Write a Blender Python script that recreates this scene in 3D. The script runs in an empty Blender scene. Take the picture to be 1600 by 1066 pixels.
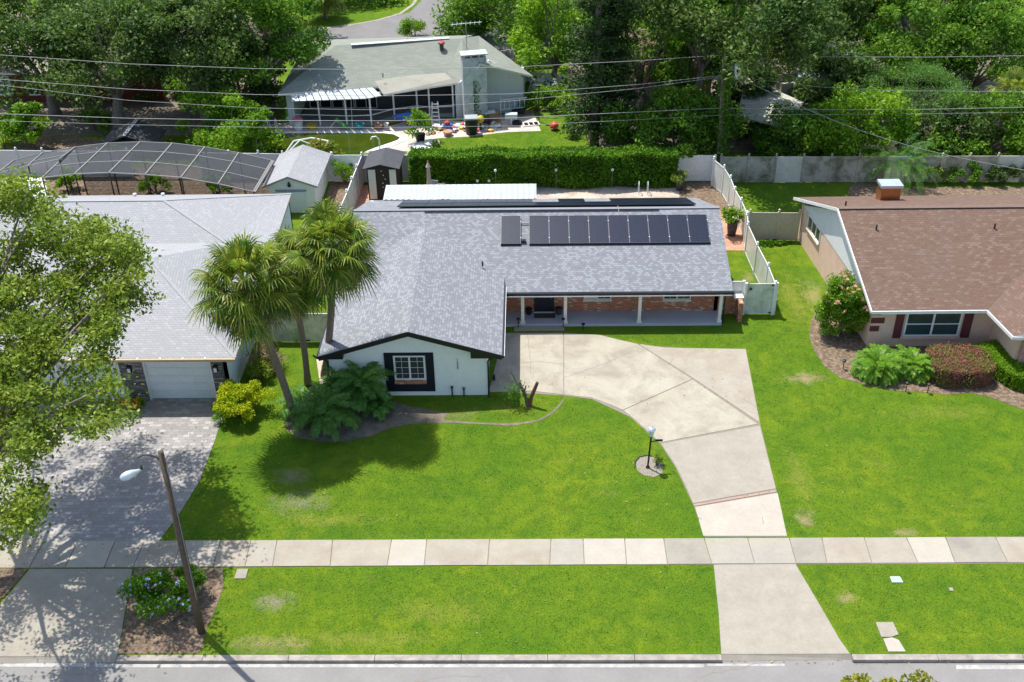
import bpy, math, random
import numpy as np
from mathutils import Matrix, Vector
from mathutils.geometry import tessellate_polygon

# ------------------------------------------------------------ camera, world, sun
S = bpy.context.scene
COL = S.collection
CAM_Z = 30.5
FPX = 1688.7                       # focal length in pixels of the 1600 px wide photo
def cam_rot(p, yaw, roll):
    a = math.pi/2 - p
    return (Matrix.Rotation(yaw, 3, 'Z') @ Matrix.Rotation(a, 3, 'X') @ Matrix.Rotation(roll, 3, 'Z'))
RM = cam_rot(0.5761, 0.018516, -0.016604)
cd = bpy.data.cameras.new('camera'); cam = bpy.data.objects.new('camera', cd); COL.objects.link(cam)
cd.sensor_width = 36; cd.lens = FPX/1600*36; cd.clip_start = .5; cd.clip_end = 1500
cam.matrix_world = Matrix.Translation((0, 0, CAM_Z)) @ RM.to_4x4()
S.camera = cam

SH = Vector((.28, -.29, -1.0))     # direction the sunlight travels
w = bpy.data.worlds.new('World'); S.world = w; w.use_nodes = True
nt = w.node_tree; nt.nodes.clear()
sky = nt.nodes.new('ShaderNodeTexSky'); sky.sky_type = 'NISHITA'; sky.sun_disc = False
sky.sun_elevation = math.radians(68); sky.sun_rotation = math.radians(-44); sky.air_density = 1.0; sky.dust_density = 1.5
bg = nt.nodes.new('ShaderNodeBackground'); bg.inputs[1].default_value = .15
out = nt.nodes.new('ShaderNodeOutputWorld')
nt.links.new(sky.outputs[0], bg.inputs[0]); nt.links.new(bg.outputs[0], out.inputs[0])
ld = bpy.data.lights.new('sun', 'SUN'); ld.energy = 4.2; ld.angle = math.radians(.53); ld.color = (1, .965, .90)
lo = bpy.data.objects.new('sun', ld); COL.objects.link(lo); lo.rotation_euler = SH.to_track_quat('-Z', 'Y').to_euler()
S.view_settings.view_transform = 'Standard'; S.view_settings.look = 'None'
S.view_settings.exposure = .52; S.view_settings.gamma = 1
S.render.engine = 'CYCLES'; S.cycles.use_denoising = True
S.cycles.max_bounces = 6; S.cycles.transparent_max_bounces = 12

# a point of the place seen at photo pixel (u, v), lying at height z / on the plane y / x
def ray(u, v): return RM @ Vector(((u-800)/FPX, -(v-533)/FPX, -1))
def g(u, v, z=0.0):
    d = ray(u, v); t = (CAM_Z - z)/-d.z; return Vector((d.x*t, d.y*t, z))
def gy(u, v, y):
    d = ray(u, v); t = y/d.y; return Vector((d.x*t, y, CAM_Z + d.z*t))

# ------------------------------------------------------------ objects and properties
WL = {}
def reg(o, loc): WL[o.name] = Vector(loc); return o
def tag(o, label, cat, group=None, kind=None):
    if label: o['label'] = label
    if cat: o['category'] = cat
    if group: o['group'] = group
    if kind: o['kind'] = kind
    return o
def thing(name, label, cat, loc=(0, 0, 0), group=None):
    o = bpy.data.objects.new(name, None); COL.objects.link(o); o.location = loc; o.empty_display_size = .2
    reg(o, loc); return tag(o, label, cat, group)
def kids(o): return [c for c in bpy.data.objects if c.parent == o]
def copy_tree(o, loc, rz=0, label=None, scale=None):
    def rec(q, par):
        c = q.copy(); COL.objects.link(c)
        if par is not None: c.parent = par
        for k in CH.get(q.name, []): rec(k, c)
        return c
    r = rec(o, None); r.location = loc; r.rotation_euler = (0, 0, rz)
    if label: r['label'] = label
    if scale: r.scale = (scale,)*3
    return r
CH = {}
def link(o, parent):
    COL.objects.link(o)
    if parent is not None:
        o.parent = parent; CH.setdefault(parent.name, []).append(o)
        WL[o.name] = WL[parent.name]
    else: WL[o.name] = Vector((0, 0, 0))
    return o

class MB:
    def __init__(s): s.v = []; s.f = []; s.m = []
    def add(s, vs, fs, mi=0):
        b = len(s.v); s.v += [tuple(p) for p in vs]
        for f in fs: s.f.append(tuple(i+b for i in f)); s.m.append(mi)
        return s
    def box(s, c, sx, sy, sz, rz=0, mi=0, tilt=0):
        hx, hy, hz = sx/2, sy/2, sz/2; ca, sa = math.cos(rz), math.sin(rz)
        R = Matrix.Rotation(rz, 3, 'Z') @ Matrix.Rotation(tilt, 3, 'X')
        vs = [R @ Vector((x, y, z)) + Vector(c) for z in (-hz, hz) for y in (-hy, hy) for x in (-hx, hx)]
        return s.add(vs, [(0, 2, 3, 1), (4, 5, 7, 6), (0, 1, 5, 4), (2, 6, 7, 3), (0, 4, 6, 2), (1, 3, 7, 5)], mi)
    def bx(s, x0, x1, y0, y1, z0, z1, mi=0):
        return s.box(((x0+x1)/2, (y0+y1)/2, (z0+z1)/2), x1-x0, y1-y0, z1-z0, 0, mi)
    def poly(s, pts, mi=0):            # planar polygon, normal upward
        pts = [Vector(p) for p in pts]
        n = Vector((0, 0, 0))
        for i in range(len(pts)):
            a, b = pts[i], pts[(i+1) % len(pts)]
            n += Vector(((a.y-b.y)*(a.z+b.z), (a.z-b.z)*(a.x+b.x), (a.x-b.x)*(a.y+b.y)))
        if n.z < 0: pts.reverse()
        b = len(s.v); s.v += [tuple(p) for p in pts]
        for t in tessellate_polygon([pts]):
            a, c, d = [pts[i] for i in t]
            if (c-a).cross(d-a).dot(n if n.z >= 0 else -n) < 0: t = (t[0], t[2], t[1])
            s.f.append(tuple(i+b for i in t)); s.m.append(mi)
        return s
    def slab(s, pts, t=.12, mi=0, side=None):   # roof plane with thickness downward
        pts = [Vector(p) for p in pts]; side = mi if side is None else side
        s.poly(pts, mi)
        lo = [p - Vector((0, 0, t)) for p in pts]; n = len(pts)
        b = len(s.v); s.v += [tuple(p) for p in pts+lo]
        for i in range(n):
            j = (i+1) % n; s.f.append((b+i, b+j, b+n+j, b+n+i)); s.m.append(side)
        bb = len(s.v); s.v += [tuple(p) for p in lo]
        for tt in tessellate_polygon([lo]): s.f.append(tuple(i+bb for i in tt)); s.m.append(side)
        return s
    def prism(s, pts, z0, z1, mi=0):
        return s.slab([(p[0], p[1], z1) for p in pts], z1-z0, mi)
    def wall(s, a, b, z0, z1a, z1b=None, t=.15, mi=0):   # vertical wall between plan points a,b (thickness to the left side)
        z1b = z1a if z1b is None else z1b
        a = Vector((a[0], a[1], 0)); b = Vector((b[0], b[1], 0)); n = (b-a).normalized(); n = Vector((-n.y, n.x, 0))*t
        vs = [a+Vector((0, 0, z0)), b+Vector((0, 0, z0)), b+Vector((0, 0, z1b)), a+Vector((0, 0, z1a))]
        vs += [p+n for p in vs]
        return s.add(vs, [(0, 1, 2, 3), (5, 4, 7, 6), (1, 5, 6, 2), (4, 0, 3, 7), (3, 2, 6, 7), (4, 5, 1, 0)], mi)
    def beam(s, a, b, wd, ht, mi=0):
        a, b = Vector(a), Vector(b); d = (b-a).normalized()
        sx = d.cross(Vector((0, 0, 1)));  sx = Vector((1, 0, 0)) if sx.length < 1e-4 else sx.normalized()
        up = sx.cross(d).normalized(); sx = sx*wd/2; up = up*ht/2
        vs = [p + q for p in (a, b) for q in (-sx-up, sx-up, sx+up, -sx+up)]
        return s.add(vs, [(3, 2, 1, 0), (4, 5, 6, 7), (0, 1, 5, 4), (1, 2, 6, 5), (2, 3, 7, 6), (3, 0, 4, 7)], mi)
    def tube(s, pts, rr, n=8, mi=0, cap=True):
        pts = [Vector(p) for p in pts]; rr = rr if hasattr(rr, '__len__') else [rr]*len(pts)
        b = len(s.v); prev = None
        for i, p in enumerate(pts):
            d = (pts[min(i+1, len(pts)-1)] - pts[max(i-1, 0)]).normalized()
            x = Vector((1, 0, 0)) if prev is None else prev
            if abs(d.dot(x)) > .95: x = Vector((0, 1, 0))
            x = (x - d*d.dot(x)).normalized(); prev = x; y = d.cross(x)
            for k in range(n):
                a = 2*math.pi*k/n; s.v.append(tuple(p + (x*math.cos(a)+y*math.sin(a))*rr[i]))
        for i in range(len(pts)-1):
            for k in range(n):
                k2 = (k+1) % n
                s.f.append((b+i*n+k, b+i*n+k2, b+(i+1)*n+k2, b+(i+1)*n+k)); s.m.append(mi)
        if cap:
            s.f.append(tuple(b+k for k in reversed(range(n)))); s.m.append(mi)
            e = b+(len(pts)-1)*n; s.f.append(tuple(e+k for k in range(n))); s.m.append(mi)
        return s
    def lathe(s, c, prof, n=16, mi=0):
        return s.tube([(c[0], c[1], c[2]+z + i*1e-5) for i, (r, z) in enumerate(prof)], [max(r, .001) for r, z in prof], n, mi)
    def ribbon(s, pts, wd, z=None, mi=0):
        pts = [Vector(p) for p in pts]; L = []; R_ = []
        for i, p in enumerate(pts):
            d = pts[min(i+1, len(pts)-1)] - pts[max(i-1, 0)]; d.z = 0; d.normalize(); nn = Vector((-d.y, d.x, 0))
            ww = (wd[i] if hasattr(wd, '__len__') else wd)/2
            L.append(p+nn*ww); R_.append(p-nn*ww)
        b = len(s.v); s.v += [tuple(q) for q in L+R_]; n = len(pts)
        for i in range(n-1): s.f.append((b+n+i, b+n+i+1, b+i+1, b+i)); s.m.append(mi)
        return s
    def blob(s, c, rx, ry, rz, seed=0, rough=.15, n=10, mi=0):
        rnd = random.Random(seed); b = len(s.v); m = n//2+1
        for i in range(m+1):
            th = math.pi*i/m
            for k in range(n):
                ph = 2*math.pi*k/n; q = 1+rnd.uniform(-rough, rough)
                s.v.append((c[0]+rx*q*math.sin(th)*math.cos(ph), c[1]+ry*q*math.sin(th)*math.sin(ph), c[2]+rz*math.cos(th)*(q if 0 < i < m else 1)))
        for i in range(m):
            for k in range(n):
                k2 = (k+1) % n; s.f.append((b+i*n+k, b+(i+1)*n+k, b+(i+1)*n+k2, b+i*n+k2)); s.m.append(mi)
        return s
    def split(s, name, mat, parent=None, smooth=False, bevel=0):
        par = list(range(len(s.v)))
        def fnd(i):
            while par[i] != i: par[i] = par[par[i]]; i = par[i]
            return i
        for f in s.f:
            for k in f[1:]: par[fnd(k)] = fnd(f[0])
        grp = {}
        for f, m in zip(s.f, s.m): grp.setdefault(fnd(f[0]), []).append((f, m))
        out = []
        for L in grp.values():
            q = MB(); mp = {}
            for f, m in L:
                for i in f:
                    if i not in mp: mp[i] = len(q.v); q.v.append(s.v[i])
                q.f.append(tuple(mp[i] for i in f)); q.m.append(m)
            out.append(q.build(name, mat, parent, smooth, bevel))
        return out
    def build(s, name, mat, parent=None, smooth=False, bevel=0):
        off = WL[parent.name] if parent is not None else Vector((0, 0, 0))
        me = bpy.data.meshes.new(name)
        V = [(p[0]-off.x, p[1]-off.y, p[2]-off.z) for p in s.v]
        me.from_pydata(V, [], s.f)
        mats = mat if isinstance(mat, (list, tuple)) else [mat]
        for q in mats: me.materials.append(q)
        me.polygons.foreach_set('material_index', s.m)
        if smooth: me.polygons.foreach_set('use_smooth', [True]*len(s.f))
        uvl = me.uv_layers.new(name='UVMap')
        for p in me.polygons:                      # metre-sized uv on every plane
            n = p.normal
            if abs(n.z) > .999: ux, vy = Vector((1, 0, 0)), Vector((0, 1, 0))
            else:
                ux = Vector((0, 0, 1)).cross(n).normalized(); vy = n.cross(ux)
            for li in p.loop_indices:
                co = me.vertices[me.loops[li].vertex_index].co + off
                uvl.data[li].uv = (co.dot(ux), co.dot(vy))
        o = bpy.data.objects.new(name, me); link(o, parent)
        if bevel:
            bm = o.modifiers.new('bevel', 'BEVEL'); bm.width = bevel; bm.segments = 2; bm.limit_method = 'ANGLE'
        return o

def np_mesh(name, V, F, mat, parent=None):
    """V (n,3) array, F (m,k) array of quads or triangles"""
    off = WL[parent.name] if parent is not None else Vector((0, 0, 0))
    V = np.asarray(V, np.float32) - np.array(off, np.float32); k = F.shape[1]
    me = bpy.data.meshes.new(name); me.vertices.add(len(V)); me.vertices.foreach_set('co', V.ravel())
    me.loops.add(F.size); me.loops.foreach_set('vertex_index', F.astype(np.int32).ravel())
    me.polygons.add(len(F)); me.polygons.foreach_set('loop_start', np.arange(0, F.size, k, dtype=np.int32))
    try: me.polygons.foreach_set('loop_total', np.full(len(F), k, np.int32))
    except Exception: pass
    for q in (mat if isinstance(mat, (list, tuple)) else [mat]): me.materials.append(q)
    me.update(calc_edges=True); me.validate()
    o = bpy.data.objects.new(name, me); return link(o, parent)

# ------------------------------------------------------------ materials
def new_mat(name):
    m = bpy.data.materials.new(name); m.use_nodes = True; return m, m.node_tree, m.node_tree.nodes['Principled BSDF']
def N(nt, t, **kw):
    n = nt.nodes.new(t)
    for k, v in kw.items():
        if isinstance(k, str) and hasattr(n, k): setattr(n, k, v)
    return n
def c4(c): return (c[0], c[1], c[2], 1)
def mixrgb(nt, a, b, f, blend='MIX'):
    n = nt.nodes.new('ShaderNodeMix'); n.data_type = 'RGBA'; n.blend_type = blend; n.clamp_factor = True
    for sock, val in ((n.inputs[0], f), (n.inputs[6], a), (n.inputs[7], b)):
        if hasattr(val, 'is_linked') or hasattr(val, 'links'): nt.links.new(val, sock)
        elif isinstance(val, (int, float)): sock.default_value = val
        else: sock.default_value = c4(val)
    return n.outputs[2]
def noise(nt, vec, scale, detail=4, rough=.6, dist=0):
    n = nt.nodes.new('ShaderNodeTexNoise'); n.inputs['Scale'].default_value = scale
    n.inputs['Detail'].default_value = detail; n.inputs['Roughness'].default_value = rough; n.inputs['Distortion'].default_value = dist
    nt.links.new(vec, n.inputs['Vector']); return n.outputs['Fac']
def ramp(nt, fac, a, b):
    n = nt.nodes.new('ShaderNodeMapRange'); n.inputs[1].default_value = a; n.inputs[2].default_value = b; n.clamp = True
    nt.links.new(fac, n.inputs[0]); return n.outputs[0]
def bump(nt, h, strength, dist=.02):
    n = nt.nodes.new('ShaderNodeBump'); n.inputs['Strength'].default_value = strength; n.inputs['Distance'].default_value = dist
    nt.links.new(h, n.inputs['Height']); return n.outputs[0]
def coord(nt, kind='Object'):
    return nt.nodes.new('ShaderNodeTexCoord').outputs[kind]

def pmat(name, c1, c2=None, scale=3, rough=.75, metal=0, bmp=0, stain=None, stain_scale=.6, stain_amt=.5, fine=30, spec=.3):
    m, nt, p = new_mat(name); c2 = c2 or tuple(x*.82 for x in c1)
    v = coord(nt); f = ramp(nt, noise(nt, v, scale, 6, .65), .3, .7)
    col = mixrgb(nt, c1, c2, f)
    if stain is not None:
        s_ = ramp(nt, noise(nt, v, stain_scale, 6, .68, .5), .44, .66)
        mm = nt.nodes.new('ShaderNodeMath'); mm.operation = 'MULTIPLY'; mm.inputs[1].default_value = stain_amt; nt.links.new(s_, mm.inputs[0])
        col = mixrgb(nt, col, stain, mm.outputs[0])
    fn = noise(nt, v, fine, 2, .7); md = noise(nt, v, 7.5, 5, .75, .3)
    col = mixrgb(nt, col, mixrgb(nt, (.66, .655, .65), (1.34, 1.34, 1.34), md), .45, 'MULTIPLY')
    col = mixrgb(nt, col, (0, 0, 0), 0) if False else mixrgb(nt, col, mixrgb(nt, (.62, .62, .62), (1.38, 1.38, 1.38), fn), .5, 'MULTIPLY')
    nt.links.new(col, p.inputs['Base Color'])
    p.inputs['Roughness'].default_value = rough; p.inputs['Metallic'].default_value = metal
    p.inputs['Specular IOR Level'].default_value = spec
    if bmp: nt.links.new(bump(nt, fn, bmp), p.inputs['Normal'])
    return m
def brickmat(name, c1, c2, mortar, bw, bh, ms=.01, bias=0, rough=.8, bmp=.4, c3=None, c3amt=.5, offset=.5, stain=None, stain_amt=.4, rot=0, freq=2, swap=.25, rowvar=False):
    m, nt, p = new_mat(name); v = coord(nt, 'UV')
    if rot:
        mp = nt.nodes.new('ShaderNodeMapping'); mp.inputs['Rotation'].default_value = (0, 0, rot); nt.links.new(v, mp.inputs['Vector']); v = mp.outputs[0]
    def brick(a, b, mo, bw_, shift=0):
        t = nt.nodes.new('ShaderNodeTexBrick'); t.inputs['Scale'].default_value = 1; t.offset = offset; t.offset_frequency = freq
        t.inputs['Color1'].default_value = c4(a); t.inputs['Color2'].default_value = c4(b); t.inputs['Mortar'].default_value = c4(mo)
        t.inputs['Brick Width'].default_value = bw_; t.inputs['Row Height'].default_value = bh; t.inputs['Mortar Size'].default_value = ms
        t.inputs['Mortar Smooth'].default_value = .3; t.inputs['Bias'].default_value = bias
        if shift:
            mp = nt.nodes.new('ShaderNodeMapping'); mp.inputs['Location'].default_value = (shift, 0, 0); nt.links.new(v, mp.inputs['Vector']); nt.links.new(mp.outputs[0], t.inputs['Vector'])
        else: nt.links.new(v, t.inputs['Vector'])
        return t
    t = brick(c1, c2, mortar, bw); col = t.outputs['Color']
    if c3 is not None:
        t2 = brick((0, 0, 0), (1, 1, 1), (0, 0, 0), bw*1.0, bw*37.0)
        k = ramp(nt, t2.outputs['Color'], 1-c3amt, 1-c3amt+.05)
        k2 = nt.nodes.new('ShaderNodeMath'); k2.operation = 'MULTIPLY'; nt.links.new(k, k2.inputs[0])
        inv = nt.nodes.new('ShaderNodeMath'); inv.operation = 'SUBTRACT'; inv.inputs[0].default_value = 1; nt.links.new(t.outputs['Fac'], inv.inputs[1])
        nt.links.new(inv.outputs[0], k2.inputs[1]); col = mixrgb(nt, col, c3, k2.outputs[0])
    nz = noise(nt, v, 9, 4, .7); col = mixrgb(nt, col, mixrgb(nt, (.6, .6, .6), (1.4, 1.4, 1.4), nz), .6, 'MULTIPLY')
    if stain is not None:
        s_ = ramp(nt, noise(nt, v, .35, 5, .6, .4), .45, .75)
        mm = nt.nodes.new('ShaderNodeMath'); mm.operation = 'MULTIPLY'; mm.inputs[1].default_value = stain_amt; nt.links.new(s_, mm.inputs[0])
        col = mixrgb(nt, col, stain, mm.outputs[0])
    nt.links.new(col, p.inputs['Base Color']); p.inputs['Roughness'].default_value = rough; p.inputs['Specular IOR Level'].default_value = .25
    if bmp:
        inv = nt.nodes.new('ShaderNodeMath'); inv.operation = 'SUBTRACT'; inv.inputs[0].default_value = 1; nt.links.new(t.outputs['Fac'], inv.inputs[1])
        nt.links.new(bump(nt, inv.outputs[0], bmp, .015), p.inputs['Normal'])
    return m
def leafmat(name, c1, c2, c3=None, var=.35, trans=.42, clump=.5, rough=.55):
    m, nt, p = new_mat(name)
    geo = nt.nodes.new('ShaderNodeNewGeometry'); r = geo.outputs['Random Per Island']
    nz = ramp(nt, noise(nt, coord(nt), clump, 3, .5), .38, .62)
    col = mixrgb(nt, c1, c2, nz)
    if c3 is not None: col = mixrgb(nt, col, c3, ramp(nt, r, 1-var, 1))
    h = nt.nodes.new('ShaderNodeHueSaturation'); nt.links.new(col, h.inputs['Color'])
    mr = nt.nodes.new('ShaderNodeMapRange'); mr.inputs[3].default_value = .65; mr.inputs[4].default_value = 1.4; nt.links.new(r, mr.inputs[0]); nt.links.new(mr.outputs[0], h.inputs['Value'])
    nt.links.new(h.outputs[0], p.inputs['Base Color']); p.inputs['Roughness'].default_value = rough; p.inputs['Specular IOR Level'].default_value = .22
    t = nt.nodes.new('ShaderNodeBsdfTranslucent'); bc = mixrgb(nt, h.outputs[0], (1.25, 1.25, .5), .6, 'MULTIPLY'); nt.links.new(bc, t.inputs[0])
    mx = nt.nodes.new('ShaderNodeMixShader'); mx.inputs[0].default_value = trans
    nt.links.new(p.outputs[0], mx.inputs[1]); nt.links.new(t.outputs[0], mx.inputs[2])
    nt.links.new(mx.outputs[0], nt.nodes['Material Output'].inputs[0]); return m
def grassmat(name, spots, blades=False):
    m, nt, p = new_mat(name); v = coord(nt)
    a = ramp(nt, noise(nt, v, .22, 4, .6, .6), .35, .65); b = ramp(nt, noise(nt, v, 1.3, 5, .7, .5), .35, .68); c = ramp(nt, noise(nt, v, 14, 3, .75), .3, .7)
    col = mixrgb(nt, (.105, .200, .011), (.178, .250, .014), a)
    col = mixrgb(nt, col, (.062, .148, .012), mixrgb(nt, (0, 0, 0), (.85, .85, .85), b))
    dry = ramp(nt, noise(nt, v, .75, 6, .7, .8), .60, .72)
    mm = nt.nodes.new('ShaderNodeMath'); mm.operation = 'MULTIPLY'; mm.inputs[1].default_value = .3; nt.links.new(dry, mm.inputs[0])
    col = mixrgb(nt, col, (.25, .24, .07), mm.outputs[0])
    nz = noise(nt, v, 1.6, 6, .8, .6)
    sc = nt.nodes.new('ShaderNodeSeparateXYZ'); nt.links.new(v, sc.inputs[0])
    for (x, y, rx, ry, cc, amt) in spots:
        cm = nt.nodes.new('ShaderNodeMapping'); cm.vector_type = 'POINT'
        cm.inputs['Location'].default_value = (-x/rx, -y/ry, 0); cm.inputs['Scale'].default_value = (1/rx, 1/ry, 0); nt.links.new(v, cm.inputs[0])
        ln = nt.nodes.new('ShaderNodeVectorMath'); ln.operation = 'LENGTH'; nt.links.new(cm.outputs[0], ln.inputs[0])
        ad = nt.nodes.new('ShaderNodeMath'); ad.operation = 'MULTIPLY_ADD'; ad.inputs[1].default_value = 3.6; nt.links.new(nz, ad.inputs[0]); nt.links.new(ln.outputs['Value'], ad.inputs[2])
        f = nt.nodes.new('ShaderNodeMapRange'); f.inputs[1].default_value = 1.85; f.inputs[2].default_value = 2.75; f.inputs[3].default_value = amt; f.inputs[4].default_value = 0; nt.links.new(ad.outputs[0], f.inputs[0])
        col = mixrgb(nt, col, cc, f.outputs[0])
    if blades:
        geo = nt.nodes.new('ShaderNodeNewGeometry')
        col = mixrgb(nt, col, mixrgb(nt, (.7, .7, .7), (1.5, 1.45, 1.3), geo.outputs['Random Per Island']), .35, 'MULTIPLY')
    else:
        col = mixrgb(nt, col, mixrgb(nt, (.8, .8, .78), (1.2, 1.2, 1.1), c), 1, 'MULTIPLY')
        nt.links.new(bump(nt, c, .8, .05), p.inputs['Normal'])
    nt.links.new(col, p.inputs['Base Color']); p.inputs['Roughness'].default_value = .9; p.inputs['Specular IOR Level'].default_value = .1
    return m
def plain(name, c, rough=.5, metal=0, spec=.5, trans=0):
    m, nt, p = new_mat(name); p.inputs['Base Color'].default_value = c4(c); p.inputs['Roughness'].default_value = rough
    p.inputs['Metallic'].default_value = metal; p.inputs['Specular IOR Level'].default_value = spec
    return m
TAN = (.36, .29, .15); GRY = (.27, .25, .17); DRY = (.26, .27, .05)
def sp(u, v, rx, ry, c, a): q = g(u, v); return (q.x, q.y, rx, ry, c, a)
SPOTS = [sp(1258, 592, 1.3, .7, TAN, .8), sp(1272, 462, .8, 2.2, TAN, .55), sp(1240, 470, .9, 3.4, DRY, .6), sp(1258, 812, .55, .7, TAN, .8), sp(1250, 745, .6, 2.2, DRY, .55),
         sp(430, 940, .9, .6, GRY, .8), sp(470, 785, 1.6, .9, GRY, .55), sp(520, 812, 2.8, .5, DRY, .6), sp(560, 1000, 3.5, .5, DRY, .5), sp(1412, 832, .8, .3, TAN, .6),
         sp(1320, 935, .6, .4, TAN, .6), sp(1470, 645, 3, .8, DRY, .35), sp(680, 955, 2.4, .8, DRY, .4), sp(455, 745, 1.0, .7, GRY, .6), sp(700, 648, 2.2, .45, TAN, .35), sp(800, 640, 1.5, .5, DRY, .5),
         sp(1170, 435, .5, .9, TAN, .5), sp(420, 1008, 2.2, .5, TAN, .5), sp(860, 260, 8, .6, DRY, .5), sp(100, 225, 4, 2, TAN, .9), sp(20, 240, 3, 2, TAN, .7), sp(880, 150, 2.5, 3, TAN, .35)]
M = {}
M['grass'] = grassmat('grass', SPOTS); M['blades'] = grassmat('grass_blades', SPOTS, True)
M['drive'] = pmat('driveway_concrete', (.42, .385, .305), (.355, .32, .245), .5, .85, bmp=.15, stain=(.22, .185, .14), stain_scale=.6, stain_amt=.6, fine=28)
M['drive_grey'] = pmat('grey_concrete', (.355, .325, .265), (.30, .27, .215), 1.4, .85, bmp=.2, stain=(.25, .21, .18), stain_scale=.9, stain_amt=.35, fine=22)
M['drive_light'] = pmat('pale_concrete', (.45, .41, .34), (.385, .345, .285), .7, .85, bmp=.15, stain=(.36, .30, .25), stain_scale=.8, stain_amt=.3)
M['walk_beige'] = pmat('walk_beige', (.375, .335, .27), (.32, .285, .23), 1.1, .85, stain=(.27, .22, .17), stain_scale=.8, stain_amt=.55)
M['walk_cream'] = pmat('walk_cream', (.425, .39, .325), (.38, .345, .285), 1.1, .85, stain=(.4, .34, .27), stain_amt=.3)
M['walk_grey'] = pmat('walk_grey', (.325, .298, .245), (.28, .255, .205), 1.6, .85, stain=(.22, .19, .17), stain_amt=.5)
M['walk_mid'] = pmat('walk_mid', (.365, .335, .278), (.32, .292, .24), 1.6, .85, stain=(.3, .27, .25), stain_amt=.5)
M['gravel'] = pmat('gravel', (.30, .265, .215), (.24, .21, .17), 8, .95, bmp=.6, fine=60); M['joint'] = pmat('joint', (.25, .215, .17)); M['crack'] = pmat('crack', (.27, .23, .18))
M['asphalt'] = pmat('asphalt', (.262, .252, .235), (.222, .213, .20), .8, .9, bmp=.3, stain=(.20, .19, .185), stain_scale=.5, stain_amt=.4, fine=45)
M['asphalt_far'] = pmat('asphalt_far', (.22, .21, .205), (.17, .163, .16), .5, .9)
M['line'] = pmat('road_paint', (.46, .45, .42), (.35, .34, .32), 3, .7, stain=(.30, .29, .28), stain_scale=3, stain_amt=.8)
M['curb'] = pmat('curb', (.40, .36, .31), (.30, .27, .23), 3, .85, stain=(.12, .11, .1), stain_scale=2, stain_amt=.5)
M['mulch'] = pmat('mulch', (.20, .135, .085), (.075, .048, .032), 9, .95, bmp=1, stain=(.36, .29, .21), stain_scale=5, stain_amt=.7, fine=40)
M['dirt'] = pmat('dirt', (.20, .165, .125), (.11, .09, .065), 3, .95, bmp=.6, stain=(.3, .26, .2), stain_scale=2, fine=30)
M['roof'] = brickmat('grey_shingles', (.190, .200, .216), (.228, .239, .256), (.135, .141, .153), .18, .13, .007, 0, .9, .35, (.275, .288, .306), .38, stain=(.165, .172, .19), stain_amt=.25)
M['cap_grey'] = pmat('cap_grey', (.24, .25, .275), (.21, .22, .245), 3, .9); M['cap_pale'] = pmat('cap_pale', (.345, .345, .355), (.315, .315, .325), 3, .9); M['cap_brown'] = pmat('cap_brown', (.19, .135, .11), (.15, .105, .085), 4, .9)
M['roof_pale'] = brickmat('pale_shingles', (.32, .322, .33), (.345, .347, .355), (.24, .24, .25), .26, .14, .010, 0, .9, .4, (.375, .375, .385), .2, stain=(.30, .30, .31), stain_amt=.3)
M['roof_brown'] = brickmat('brown_shingles', (.150, .092, .067), (.184, .116, .086), (.095, .068, .053), .26, .145, .008, 0, .9, .4, (.205, .140, .108), .2, stain=(.15, .105, .085), stain_amt=.5)
M['roof_sage'] = brickmat('sage_shingles', (.23, .25, .21), (.275, .29, .245), (.19, .20, .17), .5, .17, .01, 0, .9, .2, stain=(.20, .21, .17), stain_amt=.6)
M['roof_flat'] = pmat('rolled_roofing', (.33, .32, .27), (.28, .27, .22), 1, .85, stain=(.24, .23, .19))
M['brick'] = brickmat('red_brick', (.52, .175, .08), (.32, .10, .05), (.40, .28, .2), .21, .075, .010, .0, .85, .5, (.60, .45, .34), .12)
M['brick_dark'] = brickmat('old_red_brick', (.16, .03, .018), (.10, .02, .014), (.13, .06, .04), .21, .075, .008)
M['stone'] = brickmat('stacked_stone', (.10, .10, .10), (.24, .23, .22), (.03, .03, .03), .34, .07, .008, 0, .9, .9, (.40, .37, .34), .2)
M['pavers'] = brickmat('grey_pavers', (.26, .245, .235), (.33, .315, .30), (.19, .18, .17), .30, .20, .008, 0, .85, .4, (.41, .39, .37), .2, stain=(.22, .2, .19), stain_amt=.35)
M['terracotta'] = brickmat('terracotta_pavers', (.47, .22, .14), (.56, .30, .20), (.38, .22, .15), .3, .15, .008)
M['brickstrip'] = brickmat('brick_strip', (.30, .16, .12), (.38, .27, .22), (.36, .31, .25), .10, .22, .01)
M['stucco'] = pmat('white_stucco', (.84, .86, .82), (.80, .82, .78), 2, .85, bmp=.3, fine=60)
M['stucco_blue'] = pmat('pale_blue_stucco', (.66, .71, .72), (.60, .65, .66), 2, .8, bmp=.2)
M['peach'] = pmat('peach_stucco', (.78, .55, .42), (.73, .50, .38), 1.5, .85, bmp=.3, stain=(.5, .33, .24), stain_amt=.3, fine=40)
M['tan'] = pmat('tan_stucco', (.50, .38, .27), (.45, .34, .24), 1.5, .85, bmp=.3)
M['maroon'] = pmat('maroon_paint', (.15, .045, .045), (.12, .035, .035), 3, .6)
M['white'] = pmat('white_paint', (.78, .78, .76), (.72, .72, .70), 2, .45, fine=8)
M['cream'] = pmat('cream_paint', (.76, .73, .66), (.70, .67, .60), 2, .5, fine=8)
M['vinyl'] = pmat('white_vinyl', (.74, .73, .70), (.66, .66, .61), .9, .35, stain=(.42, .46, .33), stain_scale=.9, stain_amt=.45, fine=6, spec=.5)
M['vinyl_clean'] = pmat('bright_vinyl', (.80, .80, .78), (.76, .76, .74), .9, .35, fine=6, spec=.5)
M['vinyl_algae'] = pmat('mossy_vinyl', (.70, .72, .66), (.60, .64, .54), 1.2, .4, stain=(.24, .31, .14), stain_scale=.9, stain_amt=.75, fine=6)
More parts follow.
